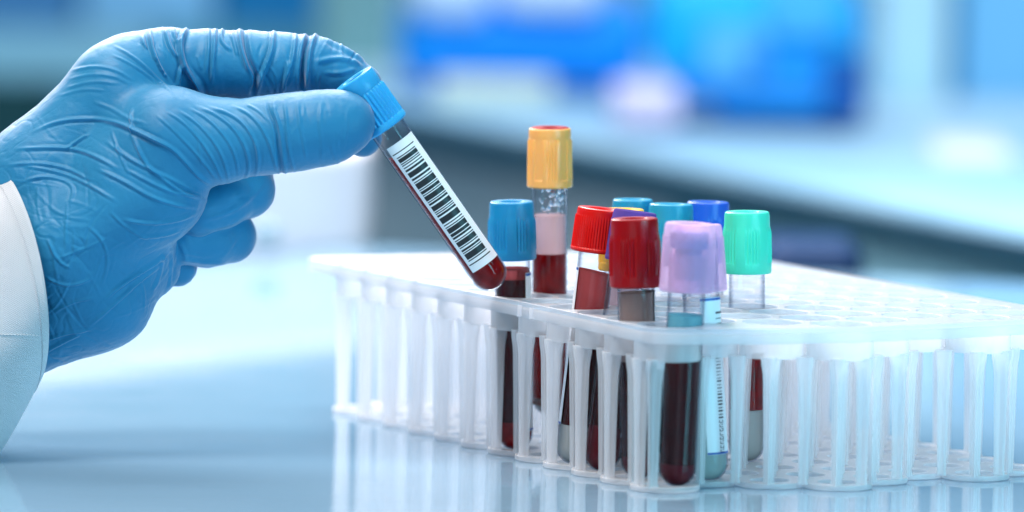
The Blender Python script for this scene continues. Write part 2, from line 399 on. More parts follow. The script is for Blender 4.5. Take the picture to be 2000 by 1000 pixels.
rack = empty('test_tube_rack', S((RO[0], RO[1], 0)), label='milky translucent plastic test tube rack with round wells standing on the glossy table', cat='tube rack')
def loc2(q): return (q[0] - RO[0], q[1] - RO[1])

def plate(name, poly, holes, hr, z0, z1, mat, seg=40, bev=0.0):
    cu = bpy.data.curves.new(name, 'CURVE'); cu.dimensions = '2D'; cu.fill_mode = 'BOTH'
    cu.extrude = (z1 - z0) / 2 - bev; cu.bevel_depth = bev; cu.bevel_resolution = 2
    def sp(pts):
        s_ = cu.splines.new('POLY'); s_.points.add(len(pts) - 1)
        for k, p_ in enumerate(pts): s_.points[k].co = (p_[0], p_[1], 0, 1)
        s_.use_cyclic_u = True
    if isinstance(poly[0], list):
        for p_ in poly: sp(p_)
    else: sp([loc2(p_) for p_ in poly])
    for h in holes:
        c = loc2(h); sp([(c[0] + hr * math.cos(2 * math.pi * k / seg), c[1] + hr * math.sin(2 * math.pi * k / seg)) for k in range(seg)])
    o = bpy.data.objects.new(name + '_curve', cu); COL.objects.link(o)
    dg = bpy.context.evaluated_depsgraph_get()
    me = bpy.data.meshes.new_from_object(o.evaluated_get(dg))
    bpy.data.objects.remove(o); bpy.data.curves.remove(cu)
    me.name = name; me.materials.clear(); me.materials.append(mat)
    me.transform(Matrix.Translation((0, 0, (z0 + z1) / 2))); me.transform(Matrix.Scale(MM, 4))
    me.shade_smooth()
    if hasattr(me, 'set_sharp_from_angle'): me.set_sharp_from_angle(angle=math.radians(40))
    return link(bpy.data.objects.new(name, me), rack)
HR = 10.85
wq = [w[2] for w in wells]
MAT['rack_top_dimmed'] = frosted('milky_polypropylene_dimmed', (0.74, 0.83, 0.90), trans=0.55)  # rack plastic made darker and bluer in colour to dim the overlit top
plate('top_plate', outline, wq, HR, HT - 1.6, HT, MAT['rack_top_dimmed'], bev=0.25)
# rim: the skirt that hangs from the edge of the top plate
def ring_wall(name, poly, th, z0, z1, mat):
    n = len(poly); c = sum(poly) / n
    nor = []
    for i in range(n):
        t_ = poly[(i + 1) % n] - poly[i - 1]; nn = np.array([t_[1], -t_[0]]); nn /= max(np.linalg.norm(nn), 1e-9); nor.append(nn)
    if sum((poly[i] - c) @ nor[i] for i in range(n)) < 0: nor = [-x for x in nor]
    prof = [(0, z1), (0.25, z1 - 0.35), (0.35, z1 - 1), (0.35, z0 + .5), (0.1, z0), (-th + .2, z0), (-th, z0 + .4), (-th, z1)]
    V = []; Fc = []; m_ = len(prof)
    for i in range(n):
        for d, z in prof:
            q = loc2(poly[i] + nor[i] * d); V.append((q[0], q[1], z))
    for i in range(n):
        for k in range(m_):
            Fc.append((i * m_ + k, ((i + 1) % n) * m_ + k, ((i + 1) % n) * m_ + (k + 1) % m_, i * m_ + (k + 1) % m_))
    return autosmooth(mesh(name, V, Fc, mat, rack), 40)
dense = []
for i in range(len(outline)):
    a = outline[i]; b = outline[(i + 1) % len(outline)]; k = max(1, int(np.linalg.norm(b - a) / 12))
    for j in range(k): dense.append(a + (b - a) * j / k)
ring_wall('rim', dense, 1.3, HT - 5.4, HT - 1.65, MAT['rack'])

# collars: short sleeves under each hole
V, Fc = lathe([(HR + 0.75, HT - 1.65), (HR + 0.7, HT - 11.6), (HR + 0.5, HT - 12.0), (HR + 0.1, HT - 12.0), (HR, HT - 11.6), (HR + 0.02, HT - 1.65)], 40)
k_ = 5 * 40
Fc += [(k_ + i, i, (i + 1) % 40, k_ + (i + 1) % 40)[::-1] for i in range(40)]
col0 = autosmooth(mesh('well_collar', V, Fc, MAT['rack'], rack), 40)
for n_, q in enumerate(wq):
    o = col0 if n_ == 0 else link(col0.copy(), rack)
    c = loc2(q); o.location = (c[0] * MM, c[1] * MM, 0)

# legs: tapering posts where the wells meet, each with three grooved sides
verts = {}
for q in wq:
    for k in range(6):
        a = TH + math.pi / 6 + k * math.pi / 3
        vtx = q + PITCHW / math.sqrt(3) * np.array([math.cos(a), math.sin(a)])
        key = (round(vtx[0] * 2), round(vtx[1] * 2))
        for dk in ((0, 0), (1, 0), (0, 1), (-1, 0), (0, -1), (1, 1), (-1, -1), (1, -1), (-1, 1)):
            if (key[0] + dk[0], key[1] + dk[1]) in verts: key = (key[0] + dk[0], key[1] + dk[1]); break
        verts.setdefault(key, [vtx, []])[1].append(q)
def leg_mesh(name, a0, a1, outer):
    prof = []
    # cross-section: three rounded arms, grooves between them
    def ringr(th_, a, g):
        c = math.cos(1.5 * th_) ** 2
        return a * (g + (1 - g) * c ** 1.3)
    V = []; Fc = []; nseg = 24
    levels = [(HT - 11.2, a0 * 1.05, .72), (HT - 14, a0 * 1.0, .70), (HT - 17, a0 * .86, .58), (HT - 20, a0 * .80, .50), (20, (a0 + a1) / 2 * .84, .48), (3.5, a1 * .95, .5), (1.6, a1 * 1.15, .6)]
    for z, a, g in levels:
        for i in range(nseg):
            t_ = 2 * math.pi * i / nseg; r = ringr(t_, a, g); V.append((r * math.cos(t_), r * math.sin(t_), z))
    for l in range(len(levels) - 1):
        for i in range(nseg):
            Fc.append((l * nseg + i, (l + 1) * nseg + i, (l + 1) * nseg + (i + 1) % nseg, l * nseg + (i + 1) % nseg))
    Fc.append(tuple(range(nseg))); Fc.append(tuple(range(len(V) - 1, len(V) - nseg - 1, -1)))
    return autosmooth(mesh(name, V, Fc, MAT['rack_leg'], rack), 50)
leg_in = leg_mesh('leg', 3.2, 1.8, False); leg_out = leg_mesh('leg', 3.6, 2.2, True)
used = {id(leg_in): False, id(leg_out): False}
legpos = []
CORNER = min(wq, key=lambda q: q[1])
for key, (vtx, qs) in verts.items():
    if len(qs) == 1:
        d = vtx - qs[0]; d /= np.linalg.norm(d); vtx = qs[0] + d * 9.7
        if edge_dist(vtx, outline) < -0.5: continue
    # the front corner well is open towards the camera: its post stands off to the left
    if len(qs) == 1 and np.linalg.norm(qs[0] - CORNER) < 1:
        dd = vtx - qs[0]
        if dd[1] < 0 and -3 < dd[0] < 9.5: vtx = qs[0] + np.array([-4.7, -8.6])
    proto = leg_in if len(qs) >= 2 else leg_out
    # an arm points away from the first neighbouring well
    d = vtx - qs[0]; ang = math.atan2(d[1], d[0])
    if used[id(proto)]: o = link(proto.copy(), rack)
    else: o = proto; used[id(proto)] = True
    c = loc2(vtx); o.location = (c[0] * MM, c[1] * MM, 0); o.rotation_euler.z = ang
    legpos.append(vtx)
# base plate: scalloped outline that follows the outer wells
def scallop(wells_, r):
    c = sum(wells_) / len(wells_); pts = []
    # march around: union of circles, sampled by angle from each hull well
    res = []
    for q in wells_:
        for k in range(60):
            a = 2 * math.pi * k / 60; s_ = q + r * np.array([math.cos(a), math.sin(a)])
            if all(np.linalg.norm(s_ - w_) >= r - 1e-6 for w_ in wells_ if w_ is not q): res.append(s_)
    # order by nearest neighbour walk
    res = [np.array(x) for x in res]; cur = min(res, key=lambda x: x[0]); order = [cur]; left = [x for x in res if x is not cur]
    while left:
        nx = min(left, key=lambda x: (x[0] - cur[0]) ** 2 + (x[1] - cur[1]) ** 2)
        if np.linalg.norm(nx - cur) > 9: break
        order.append(nx); left = [x for x in left if x is not nx]; cur = nx
    return order
sc_out = scallop(wq, 11.75)
plate('base_plate', sc_out, wq, 7.2, 0.3, 2.1, MAT['rack'], seg=32, bev=0.3)
# two small stiffening tabs on the long side of the rim
for f in (0.70, 0.735):
    a = np.array([-80, 2463.4]); b = np.array([40, 2206.0]); q = a + (b - a) * f + np.array([-.9063, -.4226]) * 1.1
    tb = mesh('rim_tab', [(x * .5, y * .8, z) for x in (-1, 1) for y in (-1, 1) for z in (HT - 5.2, HT - 1.2)],
              [(0, 1, 3, 2), (4, 6, 7, 5), (0, 4, 5, 1), (2, 3, 7, 6), (0, 2, 6, 4), (1, 5, 7, 3)], MAT['rack'], rack, smooth=False)
    tb.location = ((q[0] - RO[0]) * MM, (q[1] - RO[1]) * MM, 0); tb.rotation_euler.z = TH

# ---------------------------------------------------------------- blood tubes
TR = 6.45
def tube_profile(r, z0, z1, seg=12):
    """round bottom, open top: outer profile from the bottom pole up"""
    pr = [(0, z0)]
    for k in range(1, seg + 1):
        a = math.pi / 2 * k / seg; pr.append((r * math.sin(a), z0 + r * (1 - math.cos(a))))
    pr.append((r, z1)); return pr
def liquid(name, r, z0, z1, bottom, mat, parent, tilt=0.0, tdir=0.0, z0b=0.0):
    """a column of liquid or gel; its top may lie level while the tube leans"""
    if bottom: pr = tube_profile(r, z0, z1)
    else: pr = [(0, z0), (r, z0), (r, z1)]
    pr += [(r * .93, z1 - .35), (r * .8, z1 - .5), (r * .4, z1 - .55), (0, z1 - .55)]
    V, Fc = lathe(pr, 48)
    V2 = []
    for x, y, z in V:
        if z > z1 - 1: z += tilt * (x * math.cos(tdir) + y * math.sin(tdir))
        elif not bottom and z0b and z < z0 + .01: z += z0b * (x * math.cos(tdir) + y * math.sin(tdir))
        V2.append((x, y, z))
    return autosmooth(mesh(name, V2, [f[::-1] for f in Fc], mat, parent), 40)
def arc_patch(r0, r1, a0, a1, z0, z1, n=20):
    V = []; Fc = []
    for i in range(n + 1):
        a = a0 + (a1 - a0) * i / n
        for r in (r0, r1):
            for z in (z0, z1): V.append((r * math.cos(a), r * math.sin(a), z))
    for i in range(n):
        b = i * 4; c = b + 4
        Fc += [(b + 2, c + 2, c + 3, b + 3), (b + 1, c + 1, c, b), (b + 3, c + 3, c + 1, b + 1), (b, c, c + 2, b + 2)]
    Fc += [(0, 2, 3, 1), (n * 4 + 1, n * 4 + 3, n * 4 + 2, n * 4)]
    return V, Fc
def join_lists(parts):
    V = []; Fc = []
    for v, f in parts:
        k = len(V); V += v; Fc += [tuple(i + k for i in q) for q in f]
    return V, Fc
def make_cap(style, mat, stop_mat, parent, z0, h, r, flush=False, plug=False):
    """z0: underside of the cap on the tube axis"""
    n = 180 if style != 'smooth' else 96
    def ribs(a):
        return 0.5 + 0.5 * math.cos(a * 36)
    if style == 'panel':      # waisted cap: ribs in groups between smooth raised fields, plain band above
        prof = [(r * .80, z0), (r * .95, z0 + .1), (r * .985, z0 + .7), (r * .985, z0 + h * .17), (r * .95, z0 + h * .19), (r * .945, z0 + h * .4), (r * .93, z0 + h * .66), (r * .92, z0 + h * .74), (r * .915, z0 + h * .78), (r * .905, z0 + h * .93), (r * .88, z0 + h * .985), (r * .83, z0 + h)]
        lo, hi = 4, 7
        def rf(k, a, z):
            if not lo <= k <= hi: return 0
            s_ = (a / (2 * math.pi) * 6) % 1
            if s_ < .42: return r * .05 if k < hi else r * .02
            return (r * .045 * (0.5 + 0.5 * math.cos(a * 45))) if k < hi else 0
    elif style == 'column':   # amber cap: straight walls, wide panels with fine ribs, foot ring
        prof = [(r * .80, z0), (r * .96, z0 + .1), (r, z0 + .6), (r * .99, z0 + h * .13), (r * .955, z0 + h * .15), (r * .94, z0 + h * .5), (r * .93, z0 + h * .78), (r * .92, z0 + h * .83), (r * .93, z0 + h * .86), (r * .925, z0 + h * .94), (r * .90, z0 + h * .99), (r * .86, z0 + h)]
        lo, hi = 4, 6
        def rf(k, a, z):
            if not lo <= k <= hi: return 0
            s_ = (a / (2 * math.pi) * 5 + .3) % 1
            if s_ < .12 or .45 < s_ < .57: return r * .045
            return r * .045 * (0.5 + 0.5 * math.cos(a * 50)) if s_ > .57 or s_ < .02 else 0
    elif style == 'fine':     # finely ribbed all round with a rounded shoulder and foot ring
        prof = [(r * .80, z0), (r * .97, z0 + .1), (r, z0 + .6), (r, z0 + h * .08), (r * .955, z0 + h * .11), (r * .94, z0 + h * .5), (r * .925, z0 + h * .80), (r * .92, z0 + h * .84), (r * .915, z0 + h * .92), (r * .885, z0 + h * .985), (r * .83, z0 + h)]
        lo, hi = 4, 6
        def rf(k, a, z): return r * .035 * (0.5 + 0.5 * math.cos(a * 60)) if lo <= k <= hi else 0
    else:                     # held tube: tapered, deep ribs, flared foot ring, smooth crown
        prof = [(r * .80, z0), (r * 1.0, z0 - .1), (r * 1.045, z0 + .5), (r * 1.05, z0 + h * .075), (r * 1.02, z0 + h * .115), (r * .955, z0 + h * .125), (r * .95, z0 + h * .4), (r * .945, z0 + h * .66), (r * .945, z0 + h * .71), (r * .97, z0 + h * .73), (r * .965, z0 + h * .93), (r * .94, z0 + h * .985), (r * .88, z0 + h)]
        lo, hi = 5, 7
        def rf(k, a, z): return r * .085 * (0.5 + 0.5 * math.cos(a * 32)) if lo <= k <= hi else 0
    top = prof[-1][0]
    prof += [(top * .62, z0 + h - .05), (top * .56, z0 + h - .5), (top * .55, z0 + h - 4.5), (0, z0 + h - 4.5)]
    prof = [(TR + .08, z0 + h * .55), (TR + .08, z0 + .05)] + prof
    def rf2(k, a, z): return rf(k - 2, a, z) if k >= 2 else 0
    V, Fc = lathe(prof, n, rf2)
    c = autosmooth(mesh('cap', V, [f[::-1] for f in Fc], mat, parent), 28)
    if flush:     # rubber disc that fills the top of the cap, pierced in the middle
        V, Fc = lathe([(0, z0 + h - 1.2), (top * .95, z0 + h - 1.2), (top * .96, z0 + h + .1), (top * .9, z0 + h + .35), (top * .42, z0 + h + .3), (top * .36, z0 + h - .1), (top * .30, z0 + h - .9), (0, z0 + h - .95)], 40)
        autosmooth(mesh('stopper', V, [f[::-1] for f in Fc], stop_mat, c), 40)
        return c
    if plug:
        V, Fc = lathe([(0, z0 + 4), (4.4, z0 + 4), (4.6, z0 + 4.6), (4.6, z0 + h * .62), (6.6, z0 + h * .64), (6.7, z0 + h * .86), (6.2, z0 + h * .88), (0, z0 + h * .88)], 40)
        autosmooth(mesh('stopper', V, [f[::-1] for f in Fc], stop_mat, c), 40)
        return c
    V, Fc = lathe([(0, z0 + h - 4.4), (top * .54, z0 + h - 4.4), (top * .54, z0 + h - 2.1), (top * .46, z0 + h - 1.7), (top * .2, z0 + h - 2.4), (0, z0 + h - 2.6)], 32)
    autosmooth(mesh('stopper', V, [f[::-1] for f in Fc], stop_mat, c), 40)
    return c
def code_bars(a_mid, half, z0, z1, seed, r=TR + .22):
    """bars across the tube (each an arc), spaced along it"""
    rg = random.Random(seed); parts = []; z = z0
    while z < z1 - .25:
        wd = rg.choice([.22, .22, .3, .45, .8]); gp = rg.choice([.2, .2, .28, .42])
        if z + wd > z1: break
        parts.append(arc_patch(r, r + .03, a_mid - half, a_mid + half, z, z + wd, 10)); z += wd + gp
    return join_lists(parts)
AX = {}
def make_tube(label, bot, top, h_cap=21, r_cap=8.75, style='panel', cap='cap_blue', stop=None, fills=(), lab=None, roll=0.0, r=TR, group='blood tubes standing in the rack', category='blood tube', flush=False, plug=False, drops=None):
    """bot, top: world millimetre points of the bottom tip and the centre of the cap's top"""
    bot = np.array(bot, float); top = np.array(top, float); ax = top - bot; Lt = np.linalg.norm(ax)
    root = empty('blood_tube', S(bot), label=label, cat=category, group=group)
    q = Vector(ax).to_track_quat('Z', 'Y').to_matrix()
    # roll so that local -Y faces the camera
    zc = Vector(ax).normalized(); yc = Vector((0, 1, 0)); yc = (yc - zc * yc.dot(zc)).normalized(); xc = yc.cross(zc)
    R3 = Matrix((xc, yc, zc)).transposed()
    root.rotation_euler = (R3 @ Matrix.Rotation(roll, 3, 'Z')).to_euler()
    zc0 = Lt - h_cap
    pr = tube_profile(r, 0, zc0 + h_cap * .5)
    pr += [(r - .38, zc0 + h_cap * .5)] + [(a, b) for a, b in reversed(tube_profile(r - .38, .38, zc0 + h_cap * .5 - .01))][1:]
    V, Fc = lathe(pr, 56)
    autosmooth(mesh('tube_wall', V, [f[::-1] for f in Fc], MAT['glass'], root), 60)
    make_cap(style, MAT[cap], MAT[stop or cap], root, zc0, h_cap, r_cap, flush, plug)
    if drops:     # beads of condensation on the inside of the clear neck
        rg = random.Random(4); parts = []
        for _ in range(150):
            a = math.radians(rg.uniform(-150, -10)); z = rg.uniform(*drops); q_ = rg.choice([.25, .35, .5, .8]); ri = r - .39
            c_ = np.array([ri * math.cos(a), ri * math.sin(a), z]); nrm = np.array([-math.cos(a), -math.sin(a), 0]); tn = np.array([-math.sin(a), math.cos(a), 0]); up = np.array([0, 0, 1])
            v_ = [tuple(c_ + nrm * q_ * .6)] + [tuple(c_ + (tn * math.cos(t) + up * math.sin(t) * 1.3) * q_ * .75 + nrm * q_ * .35) for t in np.arange(8) * math.pi / 4] + [tuple(c_ + (tn * math.cos(t) + up * math.sin(t) * 1.3) * q_) for t in np.arange(8) * math.pi / 4]
            f_ = [(0, 1 + k, 1 + (k + 1) % 8) for k in range(8)] + [(1 + k, 9 + k, 9 + (k + 1) % 8, 1 + (k + 1) % 8) for k in range(8)]
            parts.append((v_, f_))
        V, Fc = join_lists(parts); o_ = mesh('condensation', V, Fc, MAT['drop'], root); tag(o_, kind='stuff')
    for name, a, b, mt, til in fills:
        liquid(name, r - .44, a if a > 0 else .44, b, a <= 0, MAT[mt], root, tilt=til[0] if til else 0, tdir=til[1] if til else 0)
    if lab:
        a0, a1, z0, z1 = (math.radians(lab['a'][0]), math.radians(lab['a'][1]), lab['z'][0], lab['z'][1])
        V, Fc = arc_patch(r + .02, r + .13, a0, a1, z0, z1, 28)
        lb = autosmooth(mesh('paper_label', V, Fc, MAT['label'], root), 50)
        if lab.get('blue', True):
            parts = [arc_patch(r + .14, r + .17, a0 + .01, a1 - .01, z1 - 1.1, z1 - .2, 28), arc_patch(r + .14, r + .17, a0 + .01, a1 - .01, z0 + .1, z0 + .8, 28)]
            for V, Fc in parts: autosmooth(mesh('printed_line', V, Fc, MAT['inkblue'], lb), 50)
        for am, half, zz0, zz1, sd in lab.get('bars', ()):
            V, Fc = code_bars(math.radians(am), math.radians(half), zz0, zz1, sd, r + .14)
            autosmooth(mesh('printed_barcode', V, Fc, MAT['ink'], lb), 50)
        for fn in lab.get('extra', ()):
            fn(lb, r)
    return root
def W2(ij, dx=0, dy=0, z=1.0): q = C1 + ij[0] * LU + ij[1] * LV; return (q[0] + dx, q[1] + dy, z)
def at_x(px, py, Y): p_ = PY(px, py, Y); return p_
# each tube: bottom tip from where it stands in its well, top from how it leans
def tube_pts(xb, Yb, xt, yt, Yt, zb=1.0):
    # bottom at height zb, depth Yb, seen at column xb; cap top seen at (xt, yt), depth Yt
    b = PY(xb, 900, Yb); b = np.array([b[0], Yb, zb]); t_ = PY(xt, yt, Yt); return b, t_
A = -90   # local direction that faces the camera, in degrees

b_, t_ = tube_pts(1006, 2310, 999, 393, 2308)
make_tube('sky blue capped blood tube touching the tip of the held tube', b_, t_, 21.0, 8.8, 'panel', 'cap_sky2', roll=.3,
          fills=[('settled_cells', 0, 10.5, 'blood', None), ('blood', 10.6, 62, 'blood_deep', None), ('blood_film', 62.1, 66, 'blood_pink', None)], lab=dict(a=(-62, 60), z=(7.5, 64.5)))
b_, t_ = tube_pts(1071, 2329, 1074, 250, 2326, zb=12)
make_tube('tallest tube, with amber cap and red stopper, half full of dark blood', b_, t_, 21.5, 8.25, 'column', 'cap_yellow', 'stopper_red', roll=.4, flush=True, drops=(74, 92),
          fills=[('separating_gel', 0, 4, 'gel', None), ('blood', 4.1, 59, 'blood', None), ('foam_film', 59.1, 73, 'foam', None)])
b_, t_ = tube_pts(1118, 2268, 1176, 407, 2268)
make_tube('bright red capped tube leaning right beside the amber capped tube', b_, t_, 15.6, 9.5, 'fine', 'cap_red', roll=.2,
          fills=[('separating_gel', 0, 14, 'gel', None), ('blood', 14.1, 52, 'blood_deep', None), ('blood_film', 52.1, 69, 'blood_pink', (-.12, 0))],
          lab=dict(a=(150, 196), z=(14, 70)))
b_, t_ = tube_pts(1172, 2247, 1241, 412, 2251)
make_tube('purple topped tube leaning behind the crimson cap', b_, t_, 18, 8.4, 'fine', 'cap_purple', 'stopper_blue', roll=.1,
          fills=[('settled_cells', 0, 16, 'gel_clear', None), ('blood', 16.1, 51, 'blood_deep', None)], lab=dict(a=(-38, 80), z=(13, 48)))
b_, t_ = tube_pts(1250, 2227, 1239, 426, 2227)
make_tube('crimson capped tube in front, cap with a pierced top', b_, t_, 24.0, 9.15, 'panel', 'cap_crimson', roll=.55,
          fills=[('settled_cells', 0, 8, 'gel_clear', None), ('blood', 8.1, 41, 'blood_deep', None), ('serum', 41.1, 65, 'serum_grey', None)], lab=dict(a=(-40, 40), z=(24, 65.5)))
b_, t_ = tube_pts(1322, 2205, 1348, 436, 2204)
make_tube('lavender capped tube standing nearest, its blood nearly black', b_, t_, 23.5, 9.5, 'fine', 'cap_lav', 'stopper_blue', plug=True, roll=.2,
          fills=[('settled_cells', 0, 8, 'gel_clear', None), ('blood', 8.1, 50, 'blood_deep', None), ('plasma', 50.1, 59.5, 'serum_teal', None)])
b_, t_ = tube_pts(1388, 2224, 1362, 440, 2226)
def small_code(lb, r):
    rg = random.Random(5); parts = []
    for k in range(26):
        wd = rg.choice([.2, .3, .5]); z = 22 + k * 1.15
        parts.append(arc_patch(r + .14, r + .17, math.radians(-58), math.radians(-38), z, z + wd, 6))
    V, Fc = join_lists(parts); autosmooth(mesh('printed_barcode', V, Fc, MAT['ink'], lb), 50)
    parts = []
    # printed characters beside the code: small strokes forming a line of digits
    seg = {'1': [(0, 2)], '2': [(1, 1), (0, 1)], }
    for k in range(8):
        z = 10.2 + k * 1.45; a = math.radians(-57); d = math.radians(16); st = .22
        parts.append(arc_patch(r + .14, r + .17, a, a + d, z, z + st, 4))
        parts.append(arc_patch(r + .14, r + .17, a, a + math.radians(2.5), z, z + 1.0, 2))
        if k % 3 != 1: parts.append(arc_patch(r + .14, r + .17, a + d * .5, a + d, z + .85, z + .85 + st, 3))
        if k % 2: parts.append(arc_patch(r + .14, r + .17, a + d - math.radians(2.5), a + d, z, z + 1.0, 2))
    V, Fc = join_lists(parts); autosmooth(mesh('printed_characters', V, Fc, MAT['ink'], lb), 50)
    parts = [arc_patch(r + .14, r + .17, math.radians(-50), math.radians(20), z, z + w_, 10) for z, w_ in ((58.2, .7), (56.4, .3), (54.2, .8), (52.8, .3))]
    V, Fc = join_lists(parts); autosmooth(mesh('printed_rules', V, Fc, MAT['ink'], lb), 50)
make_tube('lavender capped tube behind the nearest one, with a barcode label and pale blue green liquid', b_, t_, 23.0, 9.3, 'fine', 'cap_lav', 'stopper_blue', plug=True, roll=.08,
          fills=[('plasma', 0, 50, 'serum_green', None)], lab=dict(a=(-100, 30), z=(9.5, 64), extra=[small_code]))
b_, t_ = tube_pts(1458, 2283, 1459, 413, 2283)
make_tube('mint green capped tube with empty clear neck, rightmost in the rack', b_, t_, 22.0, 8.9, 'panel', 'cap_mint', roll=0,
          fills=[('separating_gel', 0, 19, 'gel', None), ('blood', 19.1, 46, 'blood', None)])
b_, t_ = tube_pts(1230, 2328, 1236, 389, 2328)
make_tube('teal blue capped tube in the back row, left of the other teal cap', b_, t_, 22.0, 8.1, 'panel', 'cap_teal', roll=.4,
          fills=[('blood', 0, 45, 'blood_deep', None)])
b_, t_ = tube_pts(1208, 2287, 1216, 408, 2287)
make_tube('yellow capped tube mostly hidden behind the red and crimson caps', b_, t_, 22.0, 8.4, 'column', 'cap_lemon', 'stopper_amber',
          fills=[('blood', 0, 45, 'blood_deep', None), ('serum', 45.1, 62, 'foam', None)])
b_, t_ = tube_pts(1298, 2306, 1311, 398, 2307)
make_tube('cyan blue capped tube behind the gap between the crimson and lavender caps', b_, t_, 22.0, 8.8, 'panel', 'cap_teal', roll=.2,
          fills=[('blood', 0, 30, 'blood_deep', None)])
b_, t_ = tube_pts(1370, 2326, 1383, 394, 2326)
make_tube('royal blue capped tube behind the lavender caps', b_, t_, 22.0, 8.5, 'panel', 'cap_royal', roll=.1,
          fills=[('blood', 0, 8, 'gel', None)])

# the held tube
hb = PY(974, 561, 2268); hb = np.array([hb[0], 2268, hb[2]]); ht = PY(689, 153, 2262)
HELD = (hb, ht)
hx = (ht - hb); HL = np.linalg.norm(hx)
hx_ = hx / HL; MKEY = {}
def held_code(lb, r):
    rg = random.Random(3); parts = []; z = 14.2
    am = math.radians(-83); half = math.radians(36)
    groups = [(1, 6, 1, 2), (1, 5, 1, 2), (3, 5, 1, 1), (6, 2, 1), (1, 5, 2, 1), (5, 1, 3), (1, 6, 1, 2), (5, 2, 1, 1), (1, 4, 1)]
    u_ = .31; zend = 59.2
    seqs = [w_ for g in groups for w_ in g]; gaps = [rg.choice([1, 1, 1, 1.7]) for _ in seqs]
    tot = sum(seqs) + sum(gaps); u_ = (zend - z) / tot
    parts.append(arc_patch(r + .14, r + .17, am - half * 1.18, am + half * 1.18, z - 1.5, z - 1.1, 14))
    for w_, g in zip(seqs, gaps):
        parts.append(arc_patch(r + .14, r + .17, am - half, am + half, z, z + w_ * u_ * 1.0, 14)); z += (w_ + g) * u_
    parts.append(arc_patch(r + .14, r + .17, am - half * 1.18, am + half * 1.18, z + .9, z + 1.25, 14))
    V, Fc = join_lists(parts); autosmooth(mesh('printed_barcode', V, Fc, MAT['ink'], lb), 50)
make_tube('blue capped blood tube with a black barcode label held tilted between thumb and finger', hb, ht, 21.0, 8.0, 'held', 'cap_blue', roll=0.0,
          fills=[('blood', 0, 55.6, 'blood', (-.7, 0))], lab=dict(a=(-131, -17), z=(10, 63.4), blue=False, extra=[held_code]), group='blood tube held in the gloved hand')

# ---------------------------------------------------------------- the gloved hand
# built in a local frame 0.181 mm per unit: x to the right, y down, d towards the camera, all at the depth of the held tube
YH = 2266.0
UNIT = (YH / _fw[1]) / F * 1.0
DH = YH / _fw[1]
def hand_world(x, y, d):
    """arrays -> world mm"""
    r = (x - 1000)[:, None] * CR[None] - (y - 500)[:, None] * CU[None] + F * _fw[None]
    t = (YH / _fw[1] / F) - d * UNIT / F
    return CC[None] + r * t[:, None]
STEP = 2.2
gx = np.arange(-150, 790, STEP); gy = np.arange(20, 790, STEP); gd = np.arange(-400, 165, STEP)
SH = (len(gx), len(gy), len(gd))
def rcone(A, B):
    """distance to a rounded cone from A to B, each (x, y, d, r); exact near it, a large value farther away"""
    A = np.array(A, np.float32); B = np.array(B, np.float32)
    out_ = np.full(SH, 62.0, np.float32); sl = []
    for k, g in enumerate((gx, gy, gd)):
        lo = min(A[k] - A[3], B[k] - B[3]) - 60; hi = max(A[k] + A[3], B[k] + B[3]) + 60
        sl.append(slice(int(np.searchsorted(g, lo)), int(np.searchsorted(g, hi))))
    X = gx[sl[0], None, None].astype(np.float32) - A[0]; Y = gy[None, sl[1], None].astype(np.float32) - A[1]; D = gd[None, None, sl[2]].astype(np.float32) - A[2]
    b = B[:3] - A[:3]; l2 = float(b @ b)
    t = np.clip((X * b[0] + Y * b[1] + D * b[2]) / l2, 0, 1)
    v = np.sqrt((X - t * b[0]) ** 2 + (Y - t * b[1]) ** 2 + (D - t * b[2]) ** 2) - (A[3] + t * (B[3] - A[3]))
    out_[tuple(sl)] = np.minimum(v, 62.0)
    return out_
def smin(a, b, k):
    h = np.maximum(k - np.abs(a - b), 0) / k
    return np.minimum(a, b) - h * h * k * 0.25
def chain(pts, k=8):
    f = None
    for a, b in zip(pts[:-1], pts[1:]):
        g = rcone(a, b); f = g if f is None else smin(f, g, k)
    return f
# palm and back of the hand: one body of metacarpals, heel and ball of the thumb
palm = chain([(-40, 560, -120, 160), (90, 360, -75, 124), (225, 172, -40, 84)], 40)          # towards the first knuckle
palm = smin(palm, chain([(225, 172, -40, 84), (278, 146, -60, 74)], 30), 30)
palm = smin(palm, chain([(20, 500, -150, 140), (220, 230, -150, 90), (300, 190, -160, 74)], 40), 50)
palm = smin(palm, chain([(20, 520, -230, 120), (220, 290, -240, 85)], 40), 50)
palm = smin(palm, chain([(50, 612, -80, 120), (175, 550, -75, 130), (212, 510, -80, 108)], 40), 45)   # heel
palm = smin(palm, chain([(120, 480, -10, 112), (262, 385, 18, 106), (300, 368, 30, 104)], 30), 50)     # ball of the thumb
palm = smin(palm, chain([(255, 470, -60, 96), (300, 520, -110, 52)], 30), 30)
thumb = chain([(240, 330, 20, 92), (330, 272, 48, 92), (430, 277, 62, 75), (520, 264, 72, 71), (580, 257, 76, 71), (640, 248, 76, 68), (674, 238, 76, 60)], 26)
web = chain([(262, 240, 12, 62), (345, 238, 40, 52), (420, 262, 52, 58)], 20)
body = smin(palm, web, 45)
body = smin(body, thumb, 30)
index = chain([(262, 142, -58, 74), (330, 124, -66, 66), (410, 123, -68, 62), (480, 125, -70, 62), (545, 127, -72, 60), (606, 130, -76, 59)], 20)
index = smin(index, chain([(606, 130, -76, 59), (655, 148, -84, 55), (704, 166, -92, 42)], 16), 14)
middle = chain([(290, 190, -170, 66), (480, 150, -190, 60), (590, 160, -180, 56), (660, 230, -150, 48), (708, 268, -112, 38)], 16)
ring = chain([(300, 240, -235, 62), (468, 300, -225, 60), (480, 370, -150, 56)], 14)
ring = smin(ring, chain([(480, 370, -150, 54), (434, 390, -105, 53), (385, 412, -78, 50)], 14), 10)
pinky = chain([(300, 330, -300, 52), (430, 420, -270, 50), (447, 460, -190, 50)], 14)
